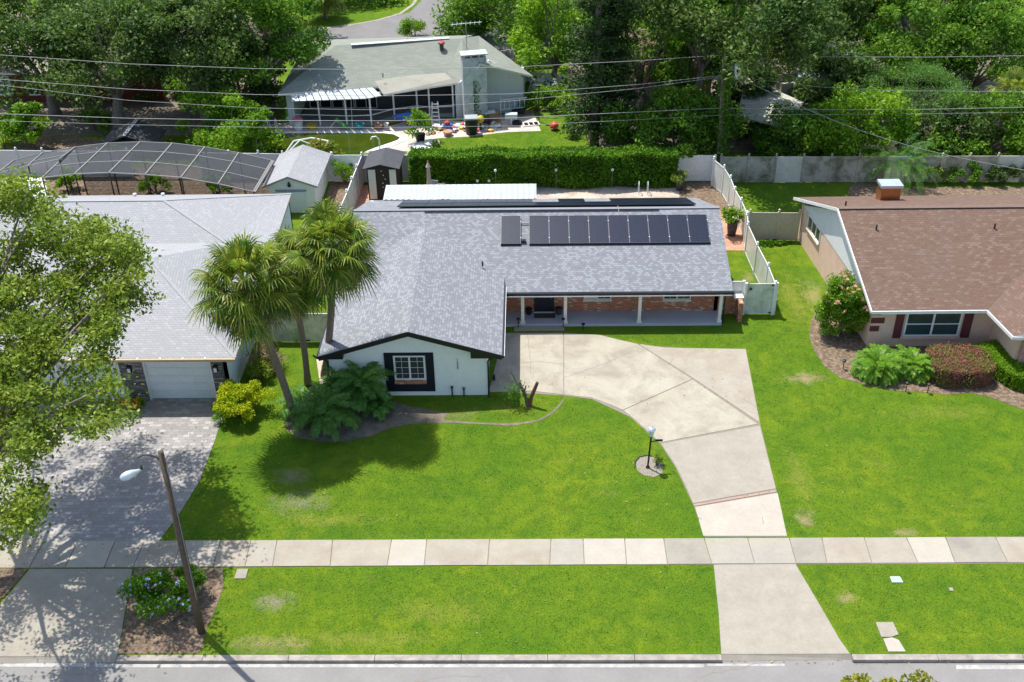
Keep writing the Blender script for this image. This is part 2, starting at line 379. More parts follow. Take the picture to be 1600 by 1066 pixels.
M['vinyl_beige'] = pmat('beige_vinyl', (.58, .50, .40), (.52, .45, .36), .9, .4, stain=(.4, .36, .25), stain_amt=.3, fine=6)
M['vinyl_old'] = pmat('weathered_vinyl', (.50, .48, .43), (.38, .37, .31), .8, .5, stain=(.13, .14, .08), stain_scale=1.1, stain_amt=.95, fine=6)
M['black'] = pmat('black_metal', (.012, .012, .015), (.02, .02, .022), 5, .4, spec=.4)
M['navy'] = pmat('dark_paint', (.010, .013, .022), (.016, .02, .03), 4, .5)
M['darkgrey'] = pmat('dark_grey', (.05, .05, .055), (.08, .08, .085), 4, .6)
M['grey'] = pmat('grey_paint', (.25, .25, .26), (.3, .3, .3), 4, .5)
M['brass'] = pmat('tan_gutter', (.50, .38, .24), (.42, .31, .19), 3, .45)
M['copper'] = pmat('copper', (.55, .24, .09), (.42, .17, .07), 4, .38, .6)
M['steel'] = pmat('galvanised', (.62, .68, .74), (.52, .58, .64), 3, .35, .5)
M['steel_white'] = pmat('white_metal', (.50, .55, .58), (.42, .47, .50), 2, .4, .1, stain=(.45, .5, .53), stain_scale=2)
M['wood'] = pmat('pole_wood', (.14, .105, .075), (.085, .062, .045), 6, .9, bmp=.6, fine=40)
M['wood_light'] = pmat('light_wood', (.42, .26, .13), (.34, .2, .1), 5, .8)
M['bark'] = pmat('bark', (.17, .13, .095), (.10, .08, .06), 5, .95, bmp=1, fine=25)
M['bark_grey'] = pmat('grey_bark', (.26, .22, .18), (.15, .125, .10), 5, .95, bmp=1, fine=25)
M['palmbark'] = pmat('palm_bark', (.24, .19, .15), (.15, .115, .09), 8, .95, bmp=1, fine=30)
M['screen_frame'] = pmat('bronze_frame', (.30, .29, .275), (.25, .24, .23), 3, .5, .1)
M['concrete_far'] = pmat('pool_deck', (.62, .53, .46), (.52, .44, .38), 1.2, .85, stain=(.42, .3, .24), stain_scale=1.2, stain_amt=.5)
M['patio'] = pmat('patio', (.60, .50, .41), (.46, .38, .31), 1, .85, stain=(.2, .17, .15), stain_scale=.7, stain_amt=.6)
M['chim'] = pmat('weathered_stucco', (.56, .60, .60), (.47, .51, .51), 1.6, .85, bmp=.3, stain=(.18, .20, .17), stain_scale=2.2, stain_amt=.55)
def glassmat(name, c, rough=.08):
    m, nt, p = new_mat(name); v = coord(nt); f = noise(nt, v, 1.2, 2)
    nt.links.new(mixrgb(nt, c, tuple(x*.55 for x in c), f), p.inputs['Base Color']); p.inputs['Roughness'].default_value = rough; p.inputs['Specular IOR Level'].default_value = .8
    return m
M['glass'] = glassmat('window_glass', (.05, .065, .06)); M['glass_teal'] = glassmat('teal_glass', (.045, .085, .085)); M['glass_dark'] = glassmat('dark_glass', (.018, .022, .025))
M['glass_green'] = glassmat('green_glass', (.10, .13, .06))
def solarmat():
    m, nt, p = new_mat('solar_cells'); v = coord(nt, 'UV')
    t = nt.nodes.new('ShaderNodeTexBrick'); t.offset = 0; t.inputs['Scale'].default_value = 1; t.inputs['Brick Width'].default_value = .166; t.inputs['Row Height'].default_value = .166; t.inputs['Mortar Size'].default_value = .004
    t.inputs['Color1'].default_value = (.006, .012, .030, 1); t.inputs['Color2'].default_value = (.008, .015, .036, 1); t.inputs['Mortar'].default_value = (.03, .035, .05, 1)
    nt.links.new(v, t.inputs[0]); nt.links.new(t.outputs[0], p.inputs['Base Color']); p.inputs['Roughness'].default_value = .3; p.inputs['Specular IOR Level'].default_value = .3
    return m
M['solar'] = solarmat()
def screenmat():
    m, nt, p = new_mat('insect_screen'); nt.nodes.remove(p)
    d = nt.nodes.new('ShaderNodeBsdfDiffuse'); d.inputs[0].default_value = (.085, .09, .10, 1); t = nt.nodes.new('ShaderNodeBsdfTransparent')
    mx = nt.nodes.new('ShaderNodeMixShader'); mx.inputs[0].default_value = .55
    nt.links.new(t.outputs[0], mx.inputs[1]); nt.links.new(d.outputs[0], mx.inputs[2]); nt.links.new(mx.outputs[0], nt.nodes['Material Output'].inputs[0]); return m
M['screen'] = screenmat()
def watermat():
    m, nt, p = new_mat('pool_water'); v = coord(nt); f = ramp(nt, noise(nt, v, .35, 4, .6, .5), .35, .7)
    nt.links.new(mixrgb(nt, (.028, .052, .004), (.065, .085, .008), f), p.inputs['Base Color']); p.inputs['Roughness'].default_value = .12; p.inputs['Specular IOR Level'].default_value = .5
    nt.links.new(bump(nt, noise(nt, v, 3, 3), .08, .05), p.inputs['Normal']); return m
M['water'] = watermat()
M['pwater'] = plain('lamp_glass', (.55, .62, .68), .15)
# leaves
M['oak'] = leafmat('oak_leaves', (.13, .215, .020), (.225, .305, .034), (.31, .36, .08), .3, clump=.8)
M['oak_dark'] = leafmat('dark_oak_leaves', (.052, .118, .026), (.105, .180, .036), (.19, .25, .08), .3, clump=.35)
M['mid'] = leafmat('green_leaves', (.070, .185, .016), (.140, .275, .022), (.21, .32, .04), .25, clump=.4)
M['bright'] = leafmat('bright_leaves', (0.111, 0.260, 0.012), (0.221, 0.390, 0.018), (.26, .36, .04), .25, clump=.5)
M['conifer'] = leafmat('pine_needles', (0.023, 0.065, 0.012), (0.047, 0.104, 0.014), (.06, .11, .02), .2, trans=.15)
M['feather'] = leafmat('feathery_leaves', (0.104, 0.234, 0.045), (0.156, 0.299, 0.060), (.15, .27, .08), .2)
M['hedge'] = leafmat('hedge_leaves', (0.078, 0.208, 0.012), (0.130, 0.286, 0.015), (.2, .27, .03), .15, clump=.8)
M['yellow'] = leafmat('golden_leaves', (.38, .46, .010), (.56, .58, .013), (.20, .36, .02), .2, clump=1)
M['red'] = leafmat('bronze_leaves', (.17, .24, .04), (.34, .15, .12), (.40, .17, .14), .4, clump=1.6)
M['lime'] = leafmat('clipped_leaves', (.16, .31, .012), (.22, .38, .015), (.10, .24, .02), .3, clump=2)
M['fan'] = leafmat('fan_palm_leaves', (.085, .180, .022), (.215, .275, .032), (.38, .36, .08), .25, clump=1.5, rough=.4)
M['pygmy'] = leafmat('feather_palm_leaves', (.075, .200, .035), (.12, .27, .045), (.17, .32, .07), .25, rough=.4)
M['areca'] = leafmat('cane_palm_leaves', (.11, .27, .02), (.17, .34, .03), (.3, .38, .05), .2, rough=.4)
M['dead'] = leafmat('dead_fronds', (.30, .21, .13), (.20, .14, .09), (.42, .32, .22), .3, trans=.2)
M['bluefl'] = leafmat('blue_flowers', (.42, .48, .80), (.50, .55, .85)); M['pinkfl'] = leafmat('pink_flowers', (.85, .50, .42), (.90, .62, .52)); M['orangefl'] = leafmat('orange_leaves', (.6, .2, .04), (.55, .3, .05))

# ------------------------------------------------------------ foliage builders
def quads(P, A, B):
    n = len(P); V = np.empty((n, 4, 3)); V[:, 0] = P-A; V[:, 1] = P-B; V[:, 2] = P+A; V[:, 3] = P+B
    return V.reshape(-1, 3), np.arange(n*4).reshape(-1, 4)
def leaf_obj(name, P, size, mat, parent=None, up=.7, aspect=.5, seed=0, droop=0):
    r = np.random.default_rng(seed); n = len(P)
    nr = r.normal(size=(n, 3)); nr /= np.linalg.norm(nr, axis=1)[:, None]; nr[:, 2] += up; nr /= np.linalg.norm(nr, axis=1)[:, None]
    a = np.cross(nr, r.normal(size=(n, 3))); a /= np.linalg.norm(a, axis=1)[:, None]; b = np.cross(nr, a)
    s = size*(.6+.8*r.random((n, 1))); V, F = quads(P, a*s, b*s*aspect)
    return np_mesh(name, V, F, mat, parent)
def clumps(c, rad, nc, per, cr, seed, low=-.35, flat=.7, inner=.55):
    """leaf points in clumps spread through an uneven ellipsoid crown; returns points and clump centres"""
    r = np.random.default_rng(seed); C = []
    while len(C) < nc:
        d = r.normal(size=3); d /= np.linalg.norm(d)
        if d[2] < low: continue
        q = inner+(1-inner)*r.random()**.6; wob = 1+.22*math.sin(3*math.atan2(d[1], d[0])+seed)+.12*math.sin(5*math.atan2(d[1], d[0])+2*seed)
        C.append(d*q*np.array(rad)*np.array([wob, wob, 1]))
    C = np.array(C)+np.array(c); sz = cr*(.6+.8*r.random(nc))
    idx = np.repeat(np.arange(nc), per); d = r.normal(size=(len(idx), 3)); d /= np.linalg.norm(d, axis=1)[:, None]
    rr = (r.random((len(idx), 1)))**.45
    P = C[idx]+d*rr*sz[idx][:, None]*np.array([1, 1, flat])
    return P, C
def limbs(mb, base, top, C, n, r0, seed, sub=True):
    rnd = random.Random(seed); base = Vector(base); top = Vector(top)
    mid = base.lerp(top, .5)+Vector((rnd.uniform(-.15, .15), rnd.uniform(-.15, .15), 0))
    mb.tube([base-Vector((0, 0, .1)), base+Vector((0, 0, .3)), mid, top], [r0*1.5, r0*1.1, r0*.9, r0*.72], 9)
    idx = list(range(len(C))); rnd.shuffle(idx)
    for i in idx[:n]:
        e = Vector(C[i]); s = top.lerp(mid, rnd.uniform(0, .5)); L = (e-s).length
        m = s.lerp(e, .5)+Vector((rnd.uniform(-.12, .12)*L, rnd.uniform(-.12, .12)*L, .10*L))
        mb.tube([s, s.lerp(m, .5)+Vector((0, 0, .03*L)), m, e], [r0*.42, r0*.32, r0*.22, .025], 6)
def tree(name, label, base, height, rad, mat, bark, seed, nc=34, per=420, cr=1.4, leaf=.15, group=None, cz=None, lean=(0, 0), r0=.28, low=-.35, cat='tree', nl=14, flat=.7, inner=.5, aspect=.5):
    b = Vector((base[0], base[1], 0)); t = thing(name, label, cat, b, group)
    cz = height-rad[2] if cz is None else cz
    c = (b.x+lean[0], b.y+lean[1], cz)
    P, C = clumps(c, rad, nc, per, cr, seed, low, flat, inner); P = P[P[:, 2] > .15]
    mb = MB(); limbs(mb, b, (b.x+lean[0]*.5, b.y+lean[1]*.5, max(cz-rad[2]*.6, cz*.35)), C, nl, r0, seed)
    mb.build('trunk', bark, t, True); leaf_obj('crown', P, leaf, mat, t, seed=seed, aspect=aspect); return t
def bush(name, label, base, rad, mat, seed, nc=14, per=260, cr=.35, leaf=.06, group=None, cat='shrub', stem=True, flowers=None, low=-.2, inner=.4, aspect=.5, z0=0):
    b = Vector((base[0], base[1], z0)); t = thing(name, label, cat, b, group)
    P, C = clumps((b.x, b.y, z0+rad[2]*.85), rad, nc, per, cr, seed, low, .8, inner); P = P[P[:, 2] > z0+.02]
    if stem:
        mb = MB(); rnd = random.Random(seed)
        for i in range(6):
            e = Vector(C[i % len(C)]); mb.tube([(b.x+rnd.uniform(-.1, .1), b.y+rnd.uniform(-.1, .1), z0-.03), (b.x*.5+e.x*.5, b.y*.5+e.y*.5, z0*.5+e.z*.5), e], [.035, .025, .01], 5)
        mb.build('stem', M['bark'], t)
    leaf_obj('foliage', P, leaf, mat, t, seed=seed, aspect=aspect)
    if flowers:
        fm, n, fs = flowers; r = np.random.default_rng(seed+5); ii = r.choice(len(P), n*3, replace=False); Q = P[ii]; Q = Q[np.argsort(-(Q[:, 2]-Q[:, 1]*.8))][:n]
        Q = np.repeat(Q, 5, axis=0)+r.normal(size=(n*5, 3))*fs*.5; Q[:, 2] += .10; Q[:, 1] -= .08
        leaf_obj('flower', Q, fs, fm, t, seed=seed+9, aspect=.8)['kind'] = 'stuff'
    return t
def leafbox(x0, x1, y0, y1, z0, z1, n, seed, jit=.12, topfrac=.35, wob=.15):
    r = np.random.default_rng(seed); L, D, H = x1-x0, y1-y0, z1-z0
    areas = np.array([L*D, L*H, L*H*.5, D*H, D*H]); k = r.choice(5, n, p=areas/areas.sum()); u, v = r.random(n), r.random(n)
    P = np.empty((n, 3)); depth = np.abs(r.normal(size=n))*jit*1.5
    P[:, 0] = x0+u*L; P[:, 1] = y0+v*D; P[:, 2] = z0+v*H
    top = k == 0; P[top, 2] = z1-depth[top]+.10*np.sin(P[top, 0]*1.9)*wob*3
    fr = k == 1; P[fr, 1] = y0+depth[fr]; bk = k == 2; P[bk, 1] = y1-depth[bk]
    lf = k == 3; P[lf, 0] = x0+depth[lf]; P[lf, 1] = y0+u[lf]*D; rt = k == 4; P[rt, 0] = x1-depth[rt]; P[rt, 1] = y0+u[rt]*D
    P += r.normal(size=(n, 3))*jit*.45
    P[:, 1] += wob*.6*np.sin(P[:, 0]*1.3+P[:, 2]*2)
    return P
def fan_palm(label, base, top, R, seed, group, nfr=62, dead=26, tr=.17):
    t = thing('cabbage_palm', label, 'palm tree', (base[0], base[1], 0), group); rnd = random.Random(seed)
    b, e = Vector((base[0], base[1], -.05)), Vector(top); pts = []; rr = []
    for i in range(26):
        k = i/25; p = b.lerp(e, k); p.x += .35*math.sin(k*math.pi)*(.3); pts.append(p); rr.append(tr*(1.25-.35*k if k < .1 else 1.02-.12*k)*(1+.05*(i % 2)))
    MB().tube(pts, rr, 12).build('trunk', M['palmbark'], t, True)
    mb = MB()
    for i in range(46):                            # old leaf boots under the crown
        a = i*2.4; z = -1.1+1.2*i/46; p = e+Vector((0, 0, z)); d = Vector((math.cos(a), math.sin(a), 1.1)).normalized()
        q = p+Vector((math.cos(a), math.sin(a), 0))*tr*.8; mb.beam(q, q+d*.32, .09, .03)
    mb.build('leaf_boots', M['palmbark'], t)
    def fronds(n, elmin, elmax, LR, sagk, seed2, wd):
        rnd = random.Random(seed2); V = []; F = []
        def quad(a, b_, c, d):
            k = len(V); V.extend([a, b_, c, d]); F.append((k, k+1, k+2, k+3))
        for i in range(n):
            az = i*2.39996+rnd.uniform(-.2, .2); k = (i+.5)/n; el = math.radians(elmax+(elmin-elmax)*k**.85+rnd.uniform(-7, 7))
            d = Vector((math.cos(az)*math.cos(el), math.sin(az)*math.cos(el), math.sin(el)))
            pl = R*LR*rnd.choice((.34, .46, .52, .58, .64))*rnd.uniform(.9, 1.08); o = e+Vector((0, 0, .15))+d*.1
            side = d.cross(Vector((0, 0, 1))); side = side.normalized() if side.length > .05 else Vector((1, 0, 0)); upv = side.cross(d).normalized()
            roll = rnd.uniform(-.5, .5); side, upv = side*math.cos(roll)+upv*math.sin(roll), upv*math.cos(roll)-side*math.sin(roll)
            m1 = o+d*pl*.5+Vector((0, 0, -.02)); m2 = o+d*pl+Vector((0, 0, -.16*pl))
            for a, b_ in ((o, m1), (m1, m2)): quad(a-side*.022, b_-side*.018, b_+side*.018, a+side*.022)
            nl = 26; fl = R*LR*rnd.uniform(.42, .54)
            for j in range(nl):
                an = math.radians(-128+256*j/(nl-1)); ln = fl*(1-.34*abs(an/2.3)**1.6)*rnd.uniform(.88, 1.05)
                ld = (d*math.cos(an)+side*math.sin(an)-upv*.18*abs(math.sin(an))).normalized()
                perp = ld.cross(upv).normalized()*wd
                s = m2+ld*.03; q1 = m2+ld*ln*.55+Vector((0, 0, -.05*ln*sagk)); q2 = m2+ld*ln*.92+Vector((0, 0, -.36*ln*sagk*rnd.uniform(.6, 1.4)))
                quad(s-perp*.35, q1-perp, q1+perp, s+perp*.35); quad(q1-perp, q2-perp*.12, q2+perp*.12, q1+perp)
        return np.array([tuple(q) for q in V]), np.array(F)
    V, F = fronds(nfr, -52, 86, 1.0, 1.0, seed, .036); np_mesh('crown', V, F, M['fan'], t)
    V, F = fronds(dead, -86, -30, .84, .9, seed+1, .026); np_mesh('dead_fronds', V, F, M['dead'], t)
    return t
def feather_palm(name, label, base, R, H, mat, seed, n=34, group=None, stems=1, cat='palm', pin=.30, z0=0, spread=.2):
    t = thing(name, label, cat, (base[0], base[1], z0), group); rnd = random.Random(seed); V = []; F = []
    def quad(a, b_, c, d):
        k = len(V); V.extend([a, b_, c, d]); F.append((k, k+1, k+2, k+3))
    mb = MB()
    heads = []
    for s in range(stems):
        o = Vector((base[0], base[1], z0))+Vector((rnd.uniform(-spread, spread), rnd.uniform(-spread, spread), 0)); hd = o+Vector((rnd.uniform(-.15, .15), rnd.uniform(-.15, .15), H)); heads.append(hd)
        mb.tube([o-Vector((0, 0, .05)), o.lerp(hd, .5), hd], [.09, .07, .06], 8)
    mb.build('trunk', M['palmbark'], t)
    for i in range(n*stems):
        o = heads[i % stems]; az = i*2.39996+rnd.uniform(-.3, .3); el = math.radians(80-72*((i+.5)/(n*stems))**.9+rnd.uniform(-6, 6)); L = R*rnd.uniform(.85, 1.15)
        h = Vector((math.cos(az), math.sin(az), 0)); side = Vector((-h.y, h.x, 0)); pts = []
        p = o.copy(); e = el
        for k in range(9):
            pts.append(p.copy()); p = p+(h*math.cos(e)+Vector((0, 0, math.sin(e))))*L/8; e -= .19
        for k in range(8): quad(pts[k]-side*.012, pts[k+1]-side*.008, pts[k+1]+side*.008, pts[k]+side*.012)
        for k in range(34):
            q = 1.2+6.7*k/33; a = int(q); fr = q-a; c = pts[min(a, 7)].lerp(pts[min(a+1, 8)], fr); tn = (pts[min(a+1, 8)]-pts[min(a, 7)]).normalized()
            pl = pin*(1-.55*abs(q-4)/4.5)*rnd.uniform(.85, 1.15)
            for sg in (-1, 1):
                d = (side*sg*.85+tn*.55+Vector((0, 0, .12))).normalized(); q1 = c+d*pl*.6; q2 = c+d*pl+Vector((0, 0, -.10*pl*3)); w_ = tn*.016
                quad(c-w_*.6, q1-w_, q1+w_, c+w_*.6); quad(q1-w_, q2-w_*.1, q2+w_*.1, q1+w_)
    np_mesh('crown', np.array([tuple(q) for q in V]), np.array(F), mat, t); return t

# ============================================================ SETTING
def ground_poly(name, px, z, mat, mb=None):
    b = MB(); b.poly([g(u, v)+Vector((0, 0, z)) for u, v in px]); return tag(b.build(name, mat), None, None, kind='structure')
b = MB(); n = 1
b.poly([(-350, 27, 0), (350, 27, 0), (350, 600, 0), (-350, 600, 0)])
tag(b.build('ground', M['grass']), None, None, kind='structure')
# the road lies a kerb's height below the verge
YC = 26.13                                           # back line of the kerb is close to parallel with the photo's lower edge
cl = [g(-150, 1022), g(1127, 1021.5), g(1800, 1021.5)]
ca, cb = g(0, 1023.5), g(1600, 1021.5)
def yk(x, off=0): return ca.y+(cb.y-ca.y)*(x-ca.x)/(cb.x-ca.x)+off
b = MB(); b.poly([(-350, yk(-350), -.135), (350, yk(350), -.135), (350, -60, -.135), (-350, -60, -.135)]); tag(b.build('road', M['asphalt']), None, None, kind='structure')
b = MB(); b.poly([(-350, yk(-350), 0.0), (350, yk(350), 0.0), (350, 27.0, 0), (-350, 27.0, 0)])
xa0, xa1 = g(182, 1030).x, g(-40, 1034).x; xb0, xb1 = g(1127, 1024).x, g(1332, 1028).x
tag(b.build('verge', M['grass']), None, None, kind='structure')
def kerb(x0, x1):
    b = MB(); nseg = max(1, int(abs(x1-x0)/3)); L = (x1-x0)/nseg
    for i in range(nseg):
        a, c = x0+i*L+.01, x0+(i+1)*L-.01; y0, y1 = yk(a), yk(c)
        b.slab([(a, y0-.02, .012), (c, y1-.02, .012), (c, y1-.27, .004), (a, y0-.27, .004)], .16)
    b.build('kerb', M['curb'])['kind'] = 'structure'
kerb(-120, xa1); kerb(xa0, xb0); kerb(xb1, 120)
b = MB()
def ly(x): return yk(x)-.27
q0, q1 = g(300, 1036), g(1128, 1036)
def rl(u0, u1, v, h=6): 
    a, c = g(u0, v, -.131), g(u1, v+.2, -.131); d, e = g(u1, v+h, -.131), g(u0, v+h-.2, -.131); b.poly([a, c, d, e])
rl(-400, 140, 1036); rl(150, 1100, 1037.5, 5.5); rl(1105, 1226, 1037, 4); rl(1494, 1900, 1039, 7)
tag(b.build('road_marking', M['line']), None, None, kind='structure')

# sidewalk panels
b = MB(); b.poly([g(-200, 849)+Vector((0, 0, .01)), g(1750, 843)+Vector((0, 0, .01)), g(1780, 880)+Vector((0, 0, .01)), g(-240, 888)+Vector((0, 0, .01))]); tag(b.build('sidewalk_joints', M['joint']), None, None, kind='structure')
TOP = [-420, -350, -280, -210, -140, -80, -30, 69, 122, 180, 226, 285, 345, 392, 433, 520, 612, 667, 765, 861, 911, 976, 1037, 1100, 1168, 1233, 1284, 1350, 1416, 1477, 1555, 1640, 1700, 1770, 1840, 1910, 1980, 2050, 2120]
BOT = [-475, -402, -330, -258, -185, -120, -58, 46, 102, 163, 208, 270, 333, 383, 426, 516, 605, 663, 762, 859, 913, 979, 1043, 1112, 1179, 1244, 1292, 1362, 1434, 1492, 1574, 1660, 1722, 1794, 1867, 1940, 2012, 2085, 2158]
K = [0, 3, 1, 0, 0, 3, 0, 3, 1, 3, 0, 3, 0, 3, 0, 0, 1, 0, 0, 3, 1, 1, 2, 3, 3, 2, 0, 0, 1, 2, 0, 1, 0, 3, 1, 0, 3, 0]
b = MB()
def yl(u, v0, s): return v0 + s*u
for i in range(len(TOP)-1):
    g0 = .7
    pts = [g(TOP[i]+g0, 847-.0045*max(0, TOP[i])), g(TOP[i+1]-g0, 847-.0045*max(0, TOP[i+1])), g(BOT[i+1]-g0, 888-.0055*max(0, BOT[i+1])), g(BOT[i]+g0, 888-.0055*max(0, BOT[i]))]
    b.slab([p+Vector((0, 0, .03+.004*(i % 3))) for p in pts], .1, K[i])
tag(b.build('sidewalk', [M['walk_beige'], M['walk_cream'], M['walk_grey'], M['walk_mid']]), None, None, kind='structure')

# driveway slabs of the white house (each pour its own tone)
b = MB(); zz = .022
for a_ in (((1127, 1022.6), (1328.5, 1022), (1336, 1030.5), (1127, 1033.5)), ((-60, 1026.5), (183.5, 1025), (180, 1034.5), (-60, 1038))):
    b.slab([g(*a_[0])+Vector((0, 0, .017)), g(*a_[1])+Vector((0, 0, .017)), g(a_[2][0], a_[2][1], -.128), g(a_[3][0], a_[3][1], -.128)], .1, 2)
sl = {
 0: [[(764, 613), (787, 521), (880, 521), (880, 617), (830, 611)], [(881.5, 521), (937, 524), (965, 531), (996, 538), (880.8+200, 593), (973, 641), (955, 633), (925, 622), (881.5, 617)],
     [(1183, 663), (1082, 594), (974.5, 642), (985, 650), (1010, 672), (1031, 692)]],
 1: [[(998, 538), (1040, 544), (1100, 545), (1165, 546), (1187, 660.5), (1085, 592.5)]],
 2: [[(1033, 694), (1187, 666), (1212, 764), (1083, 787), (1072, 760), (1056, 728)], [(1115, 883), (1243, 882), (1286, 955), (1312, 1000), (1328, 1022.2), (1127, 1022.8), (1123, 960)]],
 3: [[(1086, 793), (1215, 771), (1229.5, 838), (1099, 838)]]}
for mi, L in sl.items():
    for P_ in L:
        pts = [g(u, v)+Vector((0, 0, zz)) for u, v in P_]
        if P_[0][0] == 1115: pts = [(p.x, p.y, .022 if p.y > 26.6 else -.10) for p in pts]
        b.slab(pts, .10, mi) if P_[0][0] != 1115 else b.slab([g(u, v)+Vector((0, 0, zz)) for u, v in P_], .18, mi)
tag(b.build('driveway', [M['drive'], M['walk_beige'], M['drive_grey'], M['drive_light']]), None, None, kind='structure')
b = MB(); b.poly([g(u, v)+Vector((0, 0, .008)) for u, v in ((765, 612), (787.5, 521.5), (937, 525), (1000, 540), (1100, 546), (1164, 547), (1188, 664), (1213, 766), (1229, 839), (1101, 839), (1085, 793), (1056, 731), (1032, 694), (985, 652), (925, 624), (880, 618))])
tag(b.build('driveway_joints', M['joint']), None, None, kind='structure')
b = MB(); b.slab([g(u, v)+Vector((0, 0, .027)) for u, v in ((1084, 788.6), (1213.3, 766.2), (1213.8, 769), (1085, 791.6))], .06)
tag(b.build('brick_band', M['brickstrip']), None, None, kind='structure')
b = MB(); rnd = random.Random(4)
for L in ([(824, 521), (826, 540), (829, 566), (828, 590)], [(790, 569), (812, 568), (850, 566), (880, 571)], [(881, 590), (905, 583), (940, 571), (975, 556), (992, 547)], [(1044, 571), (1054, 559)], [(1187, 640), (1150, 618)], [(1193, 820), (1190, 806)]):
    pts = []
    for i in range(len(L)-1):
        for k in range(6): 
            q = k/6; pts.append(g(L[i][0]*(1-q)+L[i+1][0]*q+rnd.uniform(-.8, .8), L[i][1]*(1-q)+L[i+1][1]*q+rnd.uniform(-.8, .8))+Vector((0, 0, .027)))
    b.ribbon(pts, .022)
for L in ([(1060, 1075), (1110, 1052), (1150, 1046), (1190, 1034)], [(640, 1068), (700, 1056), (760, 1058)], [(20, 1060), (120, 1052), (170, 1060)], [(1420, 1040), (1440, 1056), (1480, 1070)]):
    pts = []
    for i in range(len(L)-1):
        for k in range(6):
            q = k/6; pts.append(g(L[i][0]*(1-q)+L[i+1][0]*q+rnd.uniform(-1.5, 1.5), L[i][1]*(1-q)+L[i+1][1]*q+rnd.uniform(-1, 1), -.130))
    b.ribbon(pts, .03)
tag(b.build('pavement_cracks', M['crack']), None, None, kind='structure')
# next door's paver driveway and concrete apron
ground_poly('paver_driveway', [(200, 622), (350, 622), (348, 650), (336, 688), (312, 752), (281, 802), (247, 848), (-160, 851), (-160, 622)], .018, M['pavers'])
ground_poly('apron', [(47, 889.5), (207, 889.5), (183.6, 1025.2), (-60, 1026.8), (-60, 1010), (0, 946)], .020, M['drive_grey'])
ground_poly('mulch_bed', [(210, 889), (348, 888), (350, 915), (338, 950), (322, 985), (318, 1006), (311, 1021), (185, 1022)], .014, M['mulch'])
ground_poly('mulch_bed', [(-60, 889), (44, 889), (0, 940), (-60, 1005)], .014, M['mulch'])
# planting beds
ground_poly('planting_bed', [(446, 655), (455, 640), (480, 628), (520, 620), (600, 622), (640, 635), (700, 646), (690, 662), (650, 662), (612, 668), (580, 682), (540, 690), (500, 691), (462, 684), (446, 670)], .010, M['dirt'])
b = MB(); b.ribbon([g(u, v)+Vector((0, 0, .014)) for u, v in ((640, 658), (670, 657), (700, 659), (750, 662), (800, 664), (840, 658), (862, 646), (876, 632), (884, 620))], [.15, .26, .22, .12, .2, .12, .13, .1, .05])
tag(b.build('bed_edge', M['dirt']), None, None, kind='structure')
ground_poly('planting_bed', [(1268, 500), (1264, 525), (1272, 548), (1288, 572), (1312, 590), (1352, 602), (1400, 611), (1450, 614), (1480, 617), (1515, 614), (1545, 620), (1600, 641), (1700, 672), (1700, 525), (1400, 520), (1300, 470), (1280, 480)], .012, M['mulch'])
ground_poly('planting_bed', [(993, 726), (997, 716), (1008, 712), (1024, 716), (1036, 728), (1035, 740), (1022, 746), (1006, 743), (996, 736)], .012, M['gravel'])
b = MB(); b.ribbon([g(u, v)+Vector((0, 0, .04)) for u, v in ((992, 730), (993, 722), (999, 715), (1009, 712.5), (1018, 713))], .05); b.build('bed_edge', M['black'])['kind'] = 'structure'
# back yards
ground_poly('patio', [(598, 330), (598, 296), (640, 290), (1062, 291), (1062, 330)], .016, M['patio'])
ground_poly('yard_mulch', [(1061, 286), (1117, 284), (1132, 296), (1142, 316), (1150, 330), (1062, 330)], .020, M['mulch'])
ground_poly('paver_path', [(1100, 330), (1150, 330), (1158, 360), (1168, 392), (1120, 392)], .024, M['terracotta'])
ground_poly('yard_dirt', [(540, 330), (560, 290), (634, 288), (640, 330)], .012, M['terracotta'])
ground_poly('yard_mulch', [(505, 330), (520, 270), (562, 270), (552, 330)], .014, M['mulch'])
ground_poly('yard_mulch', [(1330, 288), (1365, 286), (1375, 293), (1700, 292), (1700, 330), (1340, 330), (1325, 300)], .014, M['mulch'])
ground_poly('pool_yard', [(-200, 262), (430, 262), (430, 340), (-200, 340)], .012, M['mulch'])
ground_poly('side_yard_path', [(494, 560), (499, 545), (508, 545), (520, 600), (500, 600)], .012, M['patio'])
ground_poly('dry_yard', [(20, 232), (55, 214), (120, 214), (170, 222), (160, 246), (30, 246)], .010, M['mulch'])
ground_poly('pool_deck', [(405, 196), (460, 191), (600, 200), (660, 182), (720, 190), (832, 172), (845, 205), (790, 207), (730, 214), (690, 216), (662, 219), (650, 236), (560, 240), (400, 240), (400, 207)], .016, M['concrete_far'])
ground_poly('pool_coping', [(402, 206.5), (600, 206), (622, 208), (634, 214), (632, 221), (612, 230), (588, 236), (560, 240), (402, 243)], .05, M['white'])
ground_poly('pool_water', [(402, 209.5), (598, 209), (615, 211), (625, 216), (621, 220), (604, 226), (586, 232), (566, 240), (402, 243)], .056, M['water'])
ground_poly('back_road', [(300, 66), (420, 62), (470, 50), (520, 42), (590, 32), (640, 20), (660, 0), (740, -20), (730, 10), (752, 40), (830, 55), (870, 70), (850, 95), (560, 90), (300, 100)], .016, M['asphalt_far'])
b = MB(); b.ribbon([g(u, v)+Vector((0, 0, .03)) for u, v in ((500, 45), (545, 40), (590, 32), (625, 22), (645, 8), (655, -8))], .35); b.build('kerb', M['curb'])['kind'] = 'structure'
ground_poly('far_lawn', [(1540, 45), (1535, 0), (1550, -40), (1800, -40), (1800, 60)], .01, M['lime'] if False else M['grass'])
ground_poly('woodland_floor', [(925, 238), (905, 180), (885, 120), (900, 40), (1500, 30), (1700, 60), (1700, 240), (1060, 238)], .008, M['dirt'])
ground_poly('woodland_floor', [(-200, 212), (-200, 20), (440, 20), (430, 195), (380, 212)], .006, M['dirt'])

